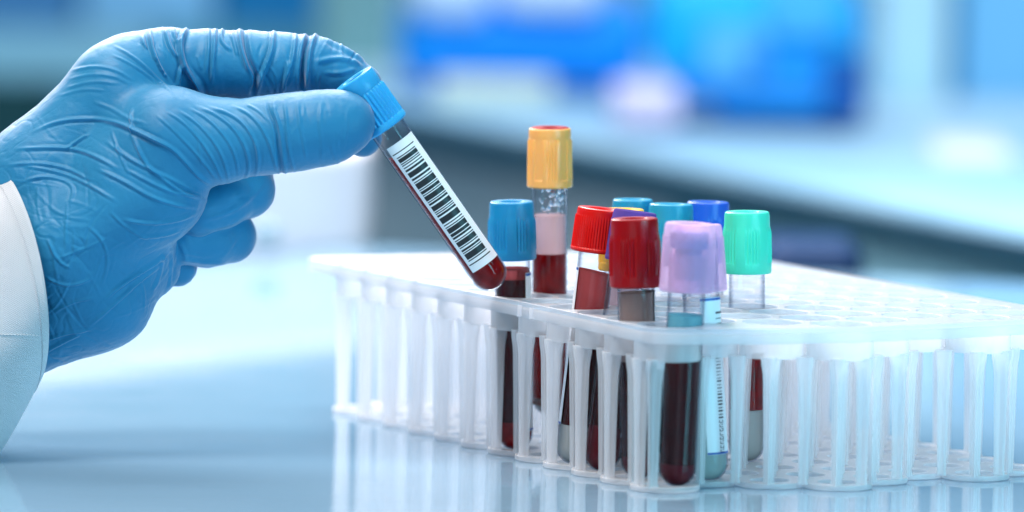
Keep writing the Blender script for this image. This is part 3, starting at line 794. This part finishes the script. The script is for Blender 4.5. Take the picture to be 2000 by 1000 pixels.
pinky = smin(pinky, chain([(448, 462, -180, 52), (405, 470, -140, 50), (350, 472, -110, 46)], 14), 10)
tail = chain([(330, 470, -170, 52), (345, 520, -175, 40)], 12)
KX = (np.clip((gx - 290) / 120, 0, 1))[:, None, None].astype(np.float32)
kk = 34 * (1 - KX) + 3.0 * KX
sdf = smin(body, index, kk)
sdf = smin(sdf, middle, kk)
sdf = smin(sdf, tail, 10)
sdf = smin(sdf, ring, 5); sdf = smin(sdf, pinky, 5)
# keep the flesh clear of the tube's cap: press the finger and thumb pads against it
cap_r = 8.5 / UNIT
def to_hand(p):
    v = np.array(p) - CC; z = v @ _fw; return np.array([1000 + (v @ CR) / z * F, 500 - (v @ CU) / z * F, (DH - z) / UNIT])
ta = to_hand(HELD[1]); tb_ = to_hand(HELD[1] - hx_ * 21.5)
ta2 = ta + (ta - tb_) / np.linalg.norm(ta - tb_) * 0
A_ = np.array([*ta2, cap_r * .90]); B_ = np.array([*tb_, cap_r * 1.06])
Xg = gx[:, None, None] - A_[0]; Yg = gy[None, :, None] - A_[1]; Dg = gd[None, None, :] - A_[2]
b = B_[:3] - A_[:3]; lb_ = np.linalg.norm(b); bn = b / lb_
ax_ = Xg * bn[0] + Yg * bn[1] + Dg * bn[2]
rad_ = np.sqrt(np.maximum(Xg ** 2 + Yg ** 2 + Dg ** 2 - ax_ ** 2, 0))
cyl = np.maximum(rad_ - (A_[3] + np.clip(ax_ / lb_, 0, 1) * (B_[3] - A_[3])), np.maximum(-ax_, ax_ - lb_ - 30)) - 1.5
sdf = np.maximum(sdf, -cyl).astype(np.float32)
del Xg, Yg, Dg, ax_, rad_, cyl

def surface_nets(f, x0, step):
    sgn = f < 0
    nx, ny, nz = f.shape
    c = [f[i:nx - 1 + i, j:ny - 1 + j, k:nz - 1 + k] for i in (0, 1) for j in (0, 1) for k in (0, 1)]
    s = np.zeros((nx - 1, ny - 1, nz - 1), np.int8)
    for q in c: s += (q < 0)
    cells = np.argwhere((s > 0) & (s < 8))
    idx = -np.ones((nx - 1, ny - 1, nz - 1), np.int32); idx[tuple(cells.T)] = np.arange(len(cells))
    off = np.array([(i, j, k) for i in (0, 1) for j in (0, 1) for k in (0, 1)])
    vals = np.stack([q[tuple(cells.T)] for q in c], 1)
    acc = np.zeros((len(cells), 3)); cnt = np.zeros(len(cells))
    for a in range(8):
        for b_ in range(a + 1, 8):
            if np.abs(off[a] - off[b_]).sum() != 1: continue
            va, vb = vals[:, a], vals[:, b_]; mk = (va < 0) != (vb < 0)
            t = np.where(mk, va / np.where(mk, va - vb, 1), 0)
            acc[mk] += (off[a] + t[:, None] * (off[b_] - off[a]))[mk]; cnt[mk] += 1
    V = cells + acc / cnt[:, None]
    V = V * step + np.array(x0)
    quads = []
    for ax in range(3):
        sl0 = [slice(1, -1)] * 3; sl1 = [slice(1, -1)] * 3
        sl0[ax] = slice(0, -1); sl1[ax] = slice(1, None)
        a0 = sgn[tuple(sl0)]; a1 = sgn[tuple(sl1)]
        e = np.argwhere(a0 != a1); flip = a0[tuple(e.T)]
        base = e.copy(); o1, o2 = [k for k in range(3) if k != ax]
        for k in (o1, o2): base[:, k] += 1
        def g(d1, d2):
            q = base.copy(); q[:, o1] += d1; q[:, o2] += d2; return idx[tuple(q.T)]
        Q = np.stack([g(-1, -1), g(0, -1), g(0, 0), g(-1, 0)], 1)
        if ax == 1: flip = ~flip
        Q[~flip] = Q[~flip][:, ::-1]
        quads.append(Q)
    return V, np.concatenate(quads)
HV, HF = surface_nets(sdf, (gx[0], gy[0], gd[0]), STEP)
# which finger each vertex belongs to
ii = [np.clip(((HV[:, k] - g[0]) / STEP).round().astype(int), 0, n - 1) for k, (g, n) in enumerate(zip((gx, gy, gd), SH))]
parts_ = np.stack([f_[tuple(ii)] for f_ in (body, index, middle, ring, pinky, tail)], 1)
lab_ = parts_.argmin(1)
th_w = thumb[tuple(ii)]
del palm, thumb, web, body, index, middle, ring, pinky, tail, sdf

def laplacian(V, Fq, it, lam=0.5):
    e = np.concatenate([Fq[:, [0, 1]], Fq[:, [1, 2]], Fq[:, [2, 3]], Fq[:, [3, 0]]])
    for _ in range(it):
        s = np.zeros_like(V); c = np.zeros(len(V))
        for k in range(3):
            s[:, k] = np.bincount(e[:, 0], V[e[:, 1], k], len(V)) + np.bincount(e[:, 1], V[e[:, 0], k], len(V))
        c = np.bincount(e[:, 0], minlength=len(V)) + np.bincount(e[:, 1], minlength=len(V))
        V = V + lam * (s / np.maximum(c, 1)[:, None] - V)
    return V
def normals(V, Fq):
    n = np.cross(V[Fq[:, 2]] - V[Fq[:, 0]], V[Fq[:, 3]] - V[Fq[:, 1]])
    out_ = np.zeros_like(V)
    for k in range(4):
        for a in range(3): out_[:, a] += np.bincount(Fq[:, k], n[:, a], len(V))
    return out_ / np.maximum(np.linalg.norm(out_, axis=1), 1e-9)[:, None]
HV = laplacian(HV, HF, 3)
HN = normals(HV, HF)
ctr = HV.mean(0)
if ((HV - ctr) * HN).sum() < 0: HN = -HN; HF = HF[:, ::-1]

# numpy gradient noise
_perm = rng.permutation(256); _perm = np.concatenate([_perm, _perm, _perm])
_gr = rng.normal(size=(256, 3)); _gr /= np.linalg.norm(_gr, axis=1)[:, None]
def pnoise(P_):
    i = np.floor(P_).astype(int); f = P_ - i; i &= 255; u = f * f * f * (f * (f * 6 - 15) + 10)
    r = 0
    for a in (0, 1):
        for b_ in (0, 1):
            for c in (0, 1):
                h = _perm[_perm[_perm[i[:, 0] + a] + i[:, 1] + b_] + i[:, 2] + c] % 256
                w = (u[:, 0] if a else 1 - u[:, 0]) * (u[:, 1] if b_ else 1 - u[:, 1]) * (u[:, 2] if c else 1 - u[:, 2])
                r = r + w * (_gr[h] * (f - np.array([a, b_, c]))).sum(1)
    return r
disp = np.zeros(len(HV))
front = np.clip(HN[:, 2] * 2.2 + 0.8, 0, 1)     # folds fade out towards the far side
def fold(pts, w, amp, parts, valley=0.8, sharp=1.0, ease=0.22):
    """a fold of the glove: a ridge line with a groove on its right-hand side; negative amp makes a crease"""
    global disp
    if parts == [0]: w *= .72; amp *= .80
    pts = np.array(pts, float)
    # smooth the traced line
    for _ in range(2):
        q = [pts[0]]
        for a, b_ in zip(pts[:-1], pts[1:]): q += [a * .75 + b_ * .25, a * .25 + b_ * .75]
        q.append(pts[-1]); pts = np.array(q)
    lo = pts.min(0) - 4 * w; hi = pts.max(0) + 4 * w
    mk = np.where((HV[:, 0] > lo[0]) & (HV[:, 0] < hi[0]) & (HV[:, 1] > lo[1]) & (HV[:, 1] < hi[1]) & np.isin(lab_, parts) & (front > 0))[0]
    if not len(mk): return
    p_ = HV[mk][:, :2]; best = np.full(len(mk), 1e9); sd = np.zeros(len(mk)); tt = np.zeros(len(mk))
    seg = np.linalg.norm(np.diff(pts, axis=0), axis=1); cum = np.concatenate([[0], np.cumsum(seg)]); Lt = cum[-1]
    for i, (a, b_) in enumerate(zip(pts[:-1], pts[1:])):
        ab = b_ - a; t = np.clip(((p_ - a) @ ab) / max(ab @ ab, 1e-9), 0, 1)
        dv = p_ - a - t[:, None] * ab; d_ = np.hypot(dv[:, 0], dv[:, 1])
        m_ = d_ < best; best[m_] = d_[m_]
        cr_ = ab[0] * dv[:, 1] - ab[1] * dv[:, 0]; sd[m_] = (np.sign(cr_) * d_)[m_]; tt[m_] = ((cum[i] + t * seg[i]) / Lt)[m_]
    env = np.clip(np.minimum(tt, 1 - tt) / ease + .08, 0, 1); env = env * env * (3 - 2 * env)
    s_ = sd / w
    h = 1.1 * np.exp(-1.3 * s_ ** 2) - .55 * valley * np.exp(-((s_ - 1.2) / .7) ** 2) - .25 * np.exp(-((s_ + 1.3) / .9) ** 2)
    gain = 1.6 if parts == [1] else 1.1
    disp[mk] += gain * amp * h * env * front[mk]
R2 = lambda pts: [(200 + x / 2.778, 40 + y / 2.778) for x, y in pts]
R1 = lambda pts: [(x / 2.222, y / 2.222) for x, y in pts]
R3 = lambda pts: [(x / 1.785, 300 + y / 1.785) for x, y in pts]
IX = [1]; BD = [0]; ALLF = [0, 1, 2, 3, 4, 5]
for pts, w, a in [
    ([(255, 40), (262, 130), (285, 210), (330, 300), (395, 405)], 5, 6.5),
    ([(215, 70), (225, 140), (262, 220), (320, 310)], 5, 4),
    ([(335, 40), (352, 90), (365, 140), (410, 210)], 4.5, 4),
    ([(380, 40), (395, 90), (420, 130)], 4, 3),
    ([(468, 25), (432, 90), (420, 150), (440, 240), (480, 300), (525, 350), (545, 440)], 6, 8),
    ([(440, 230), (415, 300), (398, 400)], 4.5, 4.5),
    ([(612, 30), (608, 120), (600, 230), (592, 350)], 4, 4.2),
    ([(575, 30), (580, 150), (560, 300)], 4, 2.2),
    ([(655, 30), (640, 90), (655, 130), (700, 170)], 4, 3),
    ([(690, 60), (720, 130), (735, 200)], 4, 2.2),
    ([(775, 25), (772, 120), (800, 230), (838, 300), (832, 360), (800, 420)], 5.5, -6.5),
    ([(740, 30), (745, 120), (775, 220), (800, 290)], 4.5, 3.5),
    ([(930, 40), (925, 160), (880, 260), (850, 330), (835, 400)], 5, 5.5),
    ([(1010, 210), (995, 300), (975, 400)], 4, 4.5),
    ([(1050, 60), (1040, 160), (1020, 260), (990, 330)], 4.5, 3.5),
    ([(1135, 50), (1100, 140), (1088, 230), (1082, 300), (1085, 400)], 5.5, -8),
    ([(1165, 55), (1130, 150), (1115, 260), (1108, 380)], 5, 4.5),
    ([(1150, 230), (1240, 205), (1330, 210), (1410, 245)], 6, 2.6),
    ([(1190, 90), (1290, 140), (1380, 190), (1450, 240)], 5, 2.2),
    ([(1200, 280), (1280, 290), (1380, 260)], 5, 2.0)]:
    fold(R2(pts), w, a, IX)
for pts, w, a in [
    ([(890, 430), (905, 500), (935, 560), (948, 620), (950, 700), (975, 860)], 5, -7),
    ([(925, 420), (935, 500), (962, 570), (975, 650), (985, 760), (1000, 860)], 5, 5),
    ([(985, 430), (1000, 540), (1005, 640), (1020, 740), (1050, 840)], 4.5, 3.4),
    ([(1060, 410), (1062, 520), (1090, 640), (1110, 780)], 5, 2.6),
    ([(1190, 420), (1178, 560), (1195, 680), (1190, 780)], 6, 1.6),
    ([(1330, 480), (1325, 600), (1300, 720)], 6, 1.3),
    ([(560, 465), (690, 505), (780, 570), (838, 670), (850, 780), (825, 870)], 5, 5),
    ([(500, 462), (620, 510), (720, 590), (785, 700), (800, 800), (770, 880)], 5, 4.6),
    ([(690, 460), (790, 500), (860, 570), (915, 680), (950, 830)], 5, 4),
    ([(460, 470), (570, 530), (670, 630), (730, 750), (740, 870)], 4.5, 4.4),
    ([(400, 480), (520, 560), (610, 660), (670, 780), (690, 900)], 4.5, 4.2),
    ([(330, 480), (450, 560), (540, 660), (610, 770), (660, 890)], 4.5, 3.6),
    ([(290, 510), (380, 590), (460, 670), (560, 780), (630, 880)], 4.5, 3.4),
    ([(780, 455), (850, 490), (905, 550)], 4, 2.4),
    ([(-40, 545), (80, 560), (170, 600), (280, 645), (380, 695), (440, 755), (530, 855), (615, 905)], 6.5, 6),
    ([(150, 600), (190, 690), (240, 790), (340, 870), (440, 940), (590, 990)], 6, 4.5),
    ([(0, 640), (130, 740), (240, 800), (350, 850), (480, 920), (600, 950)], 6, 4),
    ([(165, 470), (150, 540), (168, 620)], 5, 3),
    ([(520, 640), (530, 720), (545, 800)], 4, 2.4),
    ([(-60, 440), (40, 470), (150, 540), (250, 560)], 6, 1.8)]:
    fold(R2(pts), w, a, BD)
for pts, w, a in [
    ([(480, 235), (560, 272), (640, 325), (700, 375)], 4.5, 2.8),
    ([(490, 195), (600, 260), (690, 350), (760, 412)], 5, 3.6),
    ([(300, 310), (400, 285), (500, 300), (580, 350)], 5, 2.0),
    ([(290, 345), (400, 320), (500, 330), (570, 370)], 5, 1.7),
    ([(280, 385), (400, 350), (520, 365)], 5, 1.5),
    ([(250, 420), (360, 385), (470, 395)], 5, 1.3),
    ([(130, 580), (250, 525), (390, 512), (520, 530), (640, 590), (760, 650)], 6, 4.5),
    ([(280, 650), (340, 610), (392, 580)], 4.5, 4.5),
    ([(60, 650), (200, 640), (330, 645), (440, 690), (520, 740)], 6, 4.5),
    ([(20, 720), (150, 705), (300, 730), (400, 790)], 5.5, 3.5),
    ([(560, 480), (575, 540), (565, 600)], 4, 2.2),
    ([(480, 560), (510, 650), (560, 760)], 4.5, 2.2),
    ([(90, 790), (200, 760), (330, 800), (300, 900)], 5, 3)]:
    fold(R1(pts), w, a, BD)
for pts, w, a in [
    ([(60, 40), (170, 55), (280, 90), (420, 175)], 5.5, 3),
    ([(330, 50), (430, 95), (520, 150), (610, 180), (700, 190)], 6, 4.5),
    ([(430, 50), (530, 105), (620, 145), (730, 150)], 5.5, 4),
    ([(420, 230), (520, 245), (620, 235), (690, 205)], 6, 3.6),
    ([(470, 290), (560, 290), (640, 262)], 5.5, 3),
    ([(350, 520), (445, 440), (560, 372), (612, 315)], 6, 4.5),
    ([(300, 610), (400, 525), (500, 430), (570, 385)], 5.5, 3.2),
    ([(140, 700), (225, 652), (290, 622)], 5.5, 4.5),
    ([(150, 655), (210, 630), (330, 610)], 5, 3.5),
    ([(165, 300), (205, 380), (250, 400)], 5, 3),
    ([(145, 420), (200, 455), (260, 460), (330, 430)], 5, 3),
    ([(180, 560), (240, 520), (330, 500)], 5, 2.5),
    ([(300, 250), (360, 300), (380, 380), (350, 470)], 5, 2.5),
    ([(570, 340), (560, 420), (530, 480)], 5, 3),
    ([(600, 300), (596, 400), (590, 470)], 4.5, 3),
    ([(380, 200), (440, 260), (540, 310)], 5, 2.2)]:
    fold(R3(pts), w, a, BD)
for pts, w, a in [
    ([(700, 230), (780, 215), (860, 170), (930, 90)], 6, 1.8),
    ([(690, 255), (760, 262), (830, 235), (900, 180)], 6, 1.5)]:
    fold(R3(pts), w, a, [3])
for pts, w, a in [
    ([(620, 370), (700, 380), (800, 385)], 5, 1.8),
    ([(610, 300), (640, 330), (650, 380)], 5, 2.0)]:
    fold(R3(pts), w, a, [4, 5])
# short random folds: crushed film near the cuff and heel, fine cross-folds on finger and thumb
rf_ = random.Random(21)
def scatter(n, xr, yr, angs, ln, w, a, parts):
    for _ in range(n):
        x, y = rf_.uniform(*xr), rf_.uniform(*yr); an = math.radians(rf_.choice(angs) + rf_.gauss(0, 13)); l_ = rf_.uniform(*ln)
        dx, dy = math.cos(an), math.sin(an); k_ = rf_.gauss(0, .10) * l_
        fold([(x - dx * l_ / 2, y - dy * l_ / 2), (x - dy * k_, y + dx * k_), (x + dx * l_ / 2, y + dy * l_ / 2)], w * rf_.uniform(.7, 1.2), a * rf_.uniform(.4, 1.1) * rf_.choice([1, 1, -1]), parts)
scatter(22, (70, 190), (360, 690), [62, 74, -38], (50, 140), 4.6, 1.7, [0])
scatter(12, (170, 330), (430, 650), [-48, -36, 66], (50, 120), 4.6, 1.2, [0])
scatter(7, (60, 220), (260, 420), [24, 8], (60, 150), 5, 1.0, [0])
scatter(16, (300, 700), (60, 190), [88, 100, 75], (30, 110), 3.6, 1.3, [1])
scatter(12, (470, 720), (200, 320), [85, 98], (30, 100), 5, .9, [0])
scatter(8, (340, 520), (360, 510), [-20, 20, -50], (30, 90), 3.8, .8, [3, 4, 5])
# loose film: soft crumples, strongest near the cuff and on the finger backs
X_, Y_, D_ = HV.T
rot = np.stack([(X_ * .80 - Y_ * .60) / 46, (X_ * .60 + Y_ * .80) / 110, D_ / 60], 1)
wy = np.stack([pnoise(HV / 80.0), pnoise(HV / 80.0 + 9.3), pnoise(HV / 80.0 + 21.7)], 1)
n1 = 1 - np.abs(pnoise(rot + wy * 1.6)) * 2.6; n2_ = 1 - np.abs(pnoise(rot * 2.1 + wy * 2 + 5)) * 2.6
n3_ = 1 - np.abs(pnoise(HV / 26.0 + wy * 1.8)) * 2.8
cuffw = np.clip((230 - X_) / 170, 0, 1) * np.clip((Y_ - 180) / 160, 0, 1)
soft = np.clip(1 - th_w * 0 , 0, 1)
isb = (lab_ == 0)
amp1 = np.where(isb, 0.35 + 0.35 * cuffw + 0.9 * np.clip((Y_ - 330) / 150, 0, 1), 0.6)
disp += amp1 * (n1 * .8 + .35 * n2_ * (0.3 + cuffw)) + np.where(isb, cuffw * 0.7, 0.1) * n3_
fx = np.stack([X_ / 13, Y_ / 60, D_ / 60], 1)
disp += np.where(lab_ == 1, 1.2, 0) * pnoise(fx + wy) + np.where(isb & (X_ > 400) & (X_ < 690), 0.7, 0) * pnoise(np.stack([X_ / 15, Y_ / 70, D_ / 70], 1) + wy)
# thin sharp creases where the film has been crushed
def crease(P_, wdt): return np.exp(-(pnoise(P_) / wdt) ** 2)
cz = 0.25 + 1.0 * cuffw + .5 * np.clip((Y_ - 360) / 120, 0, 1) * isb
mask_ = np.clip(pnoise(HV / 70.0 + 31) * 3 + .55, 0, 1)
disp -= 1.15 * cz * mask_ * crease(rot * .8 + wy * 1.1 + 3, .045)
disp -= 0.9 * cz * (1 - mask_ * .6) * crease(HV / 48.0 + wy * .8 + 8, .04)
disp += 0.35 * pnoise(HV / 11.0) + .7 * pnoise(HV / 45.0 + 3)
# no swelling where the pads press the cap
capd = np.full(len(HV), 99.0)
v_ = HV - A_[:3]; t_ = np.clip(v_ @ bn, 0, lb_); capd = np.linalg.norm(v_ - t_[:, None] * bn, axis=1) - cap_r
disp *= np.clip((capd - 4) / 14, 0, 1)
HV = HV + HN * disp[:, None]
HV = laplacian(HV, HF, 1, 0.35)
GW = hand_world(HV[:, 0], HV[:, 1], HV[:, 2])
hand_o = S(hand_world(np.array([0.]), np.array([560.]), np.array([-60.]))[0])
person = empty('person', hand_o, label='left hand in a thin blue glove, white coat sleeve at the wrist, pinching a tube', cat='person')
GW[:, 1] -= YOFF; GW = GW - np.array(hand_o) / MM

m, nt, out = newmat('blue_nitrile'); L = nt.links.new
p = N(nt, 'ShaderNodeBsdfPrincipled'); p.inputs['Base Color'].default_value = (0.010, 0.27, 0.52, 1)
p.inputs['Roughness'].default_value = 0.50; p.inputs['Specular IOR Level'].default_value = 0.40
p.inputs['Sheen Weight'].default_value = 0.4; p.inputs['Sheen Roughness'].default_value = 0.4; p.inputs['Sheen Tint'].default_value = (1, 0.86, 0.84, 1)
p.inputs['Subsurface Weight'].default_value = 0.12; p.inputs['Subsurface Radius'].default_value = (0.2, 0.7, 1.0); p.inputs['Subsurface Scale'].default_value = 0.0025
tc = N(nt, 'ShaderNodeTexCoord'); no = N(nt, 'ShaderNodeTexNoise'); no.inputs['Scale'].default_value = 2600; no.inputs['Detail'].default_value = 2
n5 = N(nt, 'ShaderNodeTexNoise'); n5.inputs['Scale'].default_value = 320; n5.inputs['Detail'].default_value = 3
bp = N(nt, 'ShaderNodeBump'); bp.inputs['Strength'].default_value = 0.28; bp.inputs['Distance'].default_value = 0.0003
bp2 = N(nt, 'ShaderNodeBump'); bp2.inputs['Strength'].default_value = 0.22; bp2.inputs['Distance'].default_value = 0.0008
n6 = N(nt, 'ShaderNodeTexNoise'); n6.inputs['Scale'].default_value = 22; n6.inputs['Detail'].default_value = 3
cr = N(nt, 'ShaderNodeValToRGB')
cr.color_ramp.elements[0].position = 0.35; cr.color_ramp.elements[0].color = (0.009, 0.200, 0.40, 1)
cr.color_ramp.elements[1].position = 0.7; cr.color_ramp.elements[1].color = (0.018, 0.250, 0.47, 1)
for a, b_ in ((no, bp), (n5, bp2)):
    L(tc.outputs['Object'], a.inputs['Vector']); L(a.outputs[0], b_.inputs['Height'])
L(tc.outputs['Object'], n6.inputs['Vector']); L(n6.outputs[0], cr.inputs[0]); L(cr.outputs[0], p.inputs['Base Color'])
L(bp2.outputs[0], bp.inputs['Normal']); L(bp.outputs[0], p.inputs['Normal']); L(p.outputs[0], out.inputs[0])
MAT['glove'] = m
me = bpy.data.meshes.new('gloved_hand')
me.vertices.add(len(GW)); me.vertices.foreach_set('co', (GW * MM).astype(np.float32).ravel())
me.loops.add(HF.size); me.loops.foreach_set('vertex_index', HF.astype(np.int32).ravel())
me.polygons.add(len(HF)); me.polygons.foreach_set('loop_start', np.arange(0, HF.size, 4, dtype=np.int32))
me.update(calc_edges=True); me.validate(); me.shade_smooth(); me.materials.append(MAT['glove'])
glove = link(bpy.data.objects.new('gloved_hand', me), person)
print('glove verts', len(GW))

# sleeve: a wide coat cuff, open at the wrist
def sleeve():
    nu, nv = 96, 46
    V = []; Fc = []
    def sect(t, inner):
        # t 0 at the hem .. 1 out of the picture
        c = np.array([22 - 470 * t, 534 + 690 * t * .82, -95 - 20 * t])
        a = np.array([42 + 130 * t, 218 + 60 * t, 0]); b = np.array([62 - 20 * t, -10, 235 + 30 * t])
        s_ = []
        for i in range(nu):
            th_ = 2 * math.pi * i / nu
            g = 1 - (0.013 if inner else 0)
            p_ = c + (a * math.cos(th_) + b * math.sin(th_)) * g
            # cloth: slow folds running up the arm
            f = 0.020 * math.sin(3 * th_ + 5 * t + .5) + 0.014 * math.sin(7 * th_ - 9 * t) * min(1, t * 4) + .01 * math.sin(2 * th_ + 13 * t)
            p_ = p_ + (a * math.cos(th_) + b * math.sin(th_)) * f * min(1, .25 + t * 3)
            s_.append(p_)
        return s_
    rows = []
    ts = [0.0, .004, .012, .03] + list(np.linspace(.05, 1, nv))
    for t in ts: rows.append(sect(t, False))
    rows[0] = [r_ * .985 + .015 * np.array([22, 534, -95]) for r_ in rows[0]]
    for t in reversed(ts): rows.append(sect(t, True))
    pts = np.array([q for r_ in rows for q in r_])
    Wd = hand_world(pts[:, 0], pts[:, 1], pts[:, 2]); Wd[:, 1] -= YOFF; Wd = Wd - np.array(hand_o) / MM
    nr = len(rows)
    for k in range(nr):
        for i in range(nu):
            k2 = (k + 1) % nr
            Fc.append((k * nu + i, k * nu + (i + 1) % nu, k2 * nu + (i + 1) % nu, k2 * nu + i))
    return Wd, Fc
m, nt, out = newmat('white_twill'); L = nt.links.new
p = N(nt, 'ShaderNodeBsdfPrincipled'); p.inputs['Base Color'].default_value = (0.74, 0.79, 0.84, 1); p.inputs['Roughness'].default_value = 0.8
p.inputs['Sheen Weight'].default_value = 0.2
tc = N(nt, 'ShaderNodeTexCoord'); mp = N(nt, 'ShaderNodeMapping'); mp.inputs['Rotation'].default_value = (0, math.radians(32), 0)
wv = N(nt, 'ShaderNodeTexWave'); wv.bands_direction = 'Z'; wv.inputs['Scale'].default_value = 520; wv.inputs['Distortion'].default_value = 0.6; wv.inputs['Detail'].default_value = 1
bp = N(nt, 'ShaderNodeBump'); bp.inputs['Strength'].default_value = 0.9; bp.inputs['Distance'].default_value = 0.0004
n6 = N(nt, 'ShaderNodeTexNoise'); n6.inputs['Scale'].default_value = 70; n6.inputs['Detail'].default_value = 4
bp2 = N(nt, 'ShaderNodeBump'); bp2.inputs['Strength'].default_value = 0.35; bp2.inputs['Distance'].default_value = 0.002
L(tc.outputs['Object'], mp.inputs[0]); L(mp.outputs[0], wv.inputs['Vector']); L(wv.outputs[0], bp.inputs['Height'])
L(tc.outputs['Object'], n6.inputs['Vector']); L(n6.outputs[0], bp2.inputs['Height']); L(bp2.outputs[0], bp.inputs['Normal'])
L(bp.outputs[0], p.inputs['Normal']); L(p.outputs[0], out.inputs[0])
MAT['twill'] = m
V, Fc = sleeve()
slv = mesh('coat_sleeve', V, Fc, MAT['twill'], person)

# seam that runs along the sleeve from the hem
seam = []
for t in np.linspace(0.004, 0.24, 16):
    ct = (665 - 6 * t - 534 - 690 * t * .82) / (218 + 60 * t); th_ = math.acos(max(-1, min(1, ct)))
    c = np.array([22 - 470 * t, 534 + 690 * t * .82, -95 - 20 * t]); a = np.array([42 + 130 * t, 218 + 60 * t, 0]); b_ = np.array([62 - 20 * t, -10, 235 + 30 * t])
    f = 1 + (0.020 * math.sin(3 * th_ + 5 * t + .5) + 0.014 * math.sin(7 * th_ - 9 * t) * min(1, t * 4) + .01 * math.sin(2 * th_ + 13 * t)) * min(1, .25 + t * 3)
    seam.append(c + (a * math.cos(th_) + b_ * math.sin(th_)) * f)
seam = np.array(seam); sw = hand_world(seam[:, 0], seam[:, 1], seam[:, 2]); sw[:, 1] -= YOFF; sw -= np.array(hand_o) / MM
V = []; Fc = []
for k, q in enumerate(sw):
    for i in range(6):
        a = i * math.pi / 3; V.append(tuple(q + np.array([0, math.cos(a) * .2, math.sin(a) * .2])))
for k in range(len(sw) - 1):
    for i in range(6): Fc.append((k * 6 + i, k * 6 + (i + 1) % 6, (k + 1) * 6 + (i + 1) % 6, (k + 1) * 6 + i))
mesh('seam', V, Fc, MAT['twill'], slv)

# stitches that hold the hem
def cuff_pt(t, th_):
    c = np.array([22 - 470 * t, 534 + 690 * t * .82, -95 - 20 * t]); a = np.array([42 + 130 * t, 218 + 60 * t, 0]); b_ = np.array([62 - 20 * t, -10, 235 + 30 * t])
    f = 1.003 + (0.020 * math.sin(3 * th_ + 5 * t + .5) + 0.014 * math.sin(7 * th_ - 9 * t) * min(1, t * 4) + .01 * math.sin(2 * th_ + 13 * t)) * min(1, .25 + t * 3)
    w_ = hand_world(*[np.array([v]) for v in (c + (a * math.cos(th_) + b_ * math.sin(th_)) * f)])[0]; w_[1] -= YOFF
    return w_ - np.array(hand_o) / MM
V = []; Fc = []
for k in range(110):
    th0 = math.pi * (k + .15) / 110; th1 = math.pi * (k + .8) / 110; n0 = len(V)
    for th_ in (th0, th1):
        q = cuff_pt(.034, th_)
        for i in range(5):
            a = i * 2 * math.pi / 5; V.append(tuple(q + np.array([math.cos(a) * .22, math.sin(a) * .3 - .05, 0])))
    for i in range(5): Fc.append((n0 + i, n0 + (i + 1) % 5, n0 + 5 + (i + 1) % 5, n0 + 5 + i))
tag(mesh('stitching', V, Fc, MAT['twill'], slv), kind='stuff')
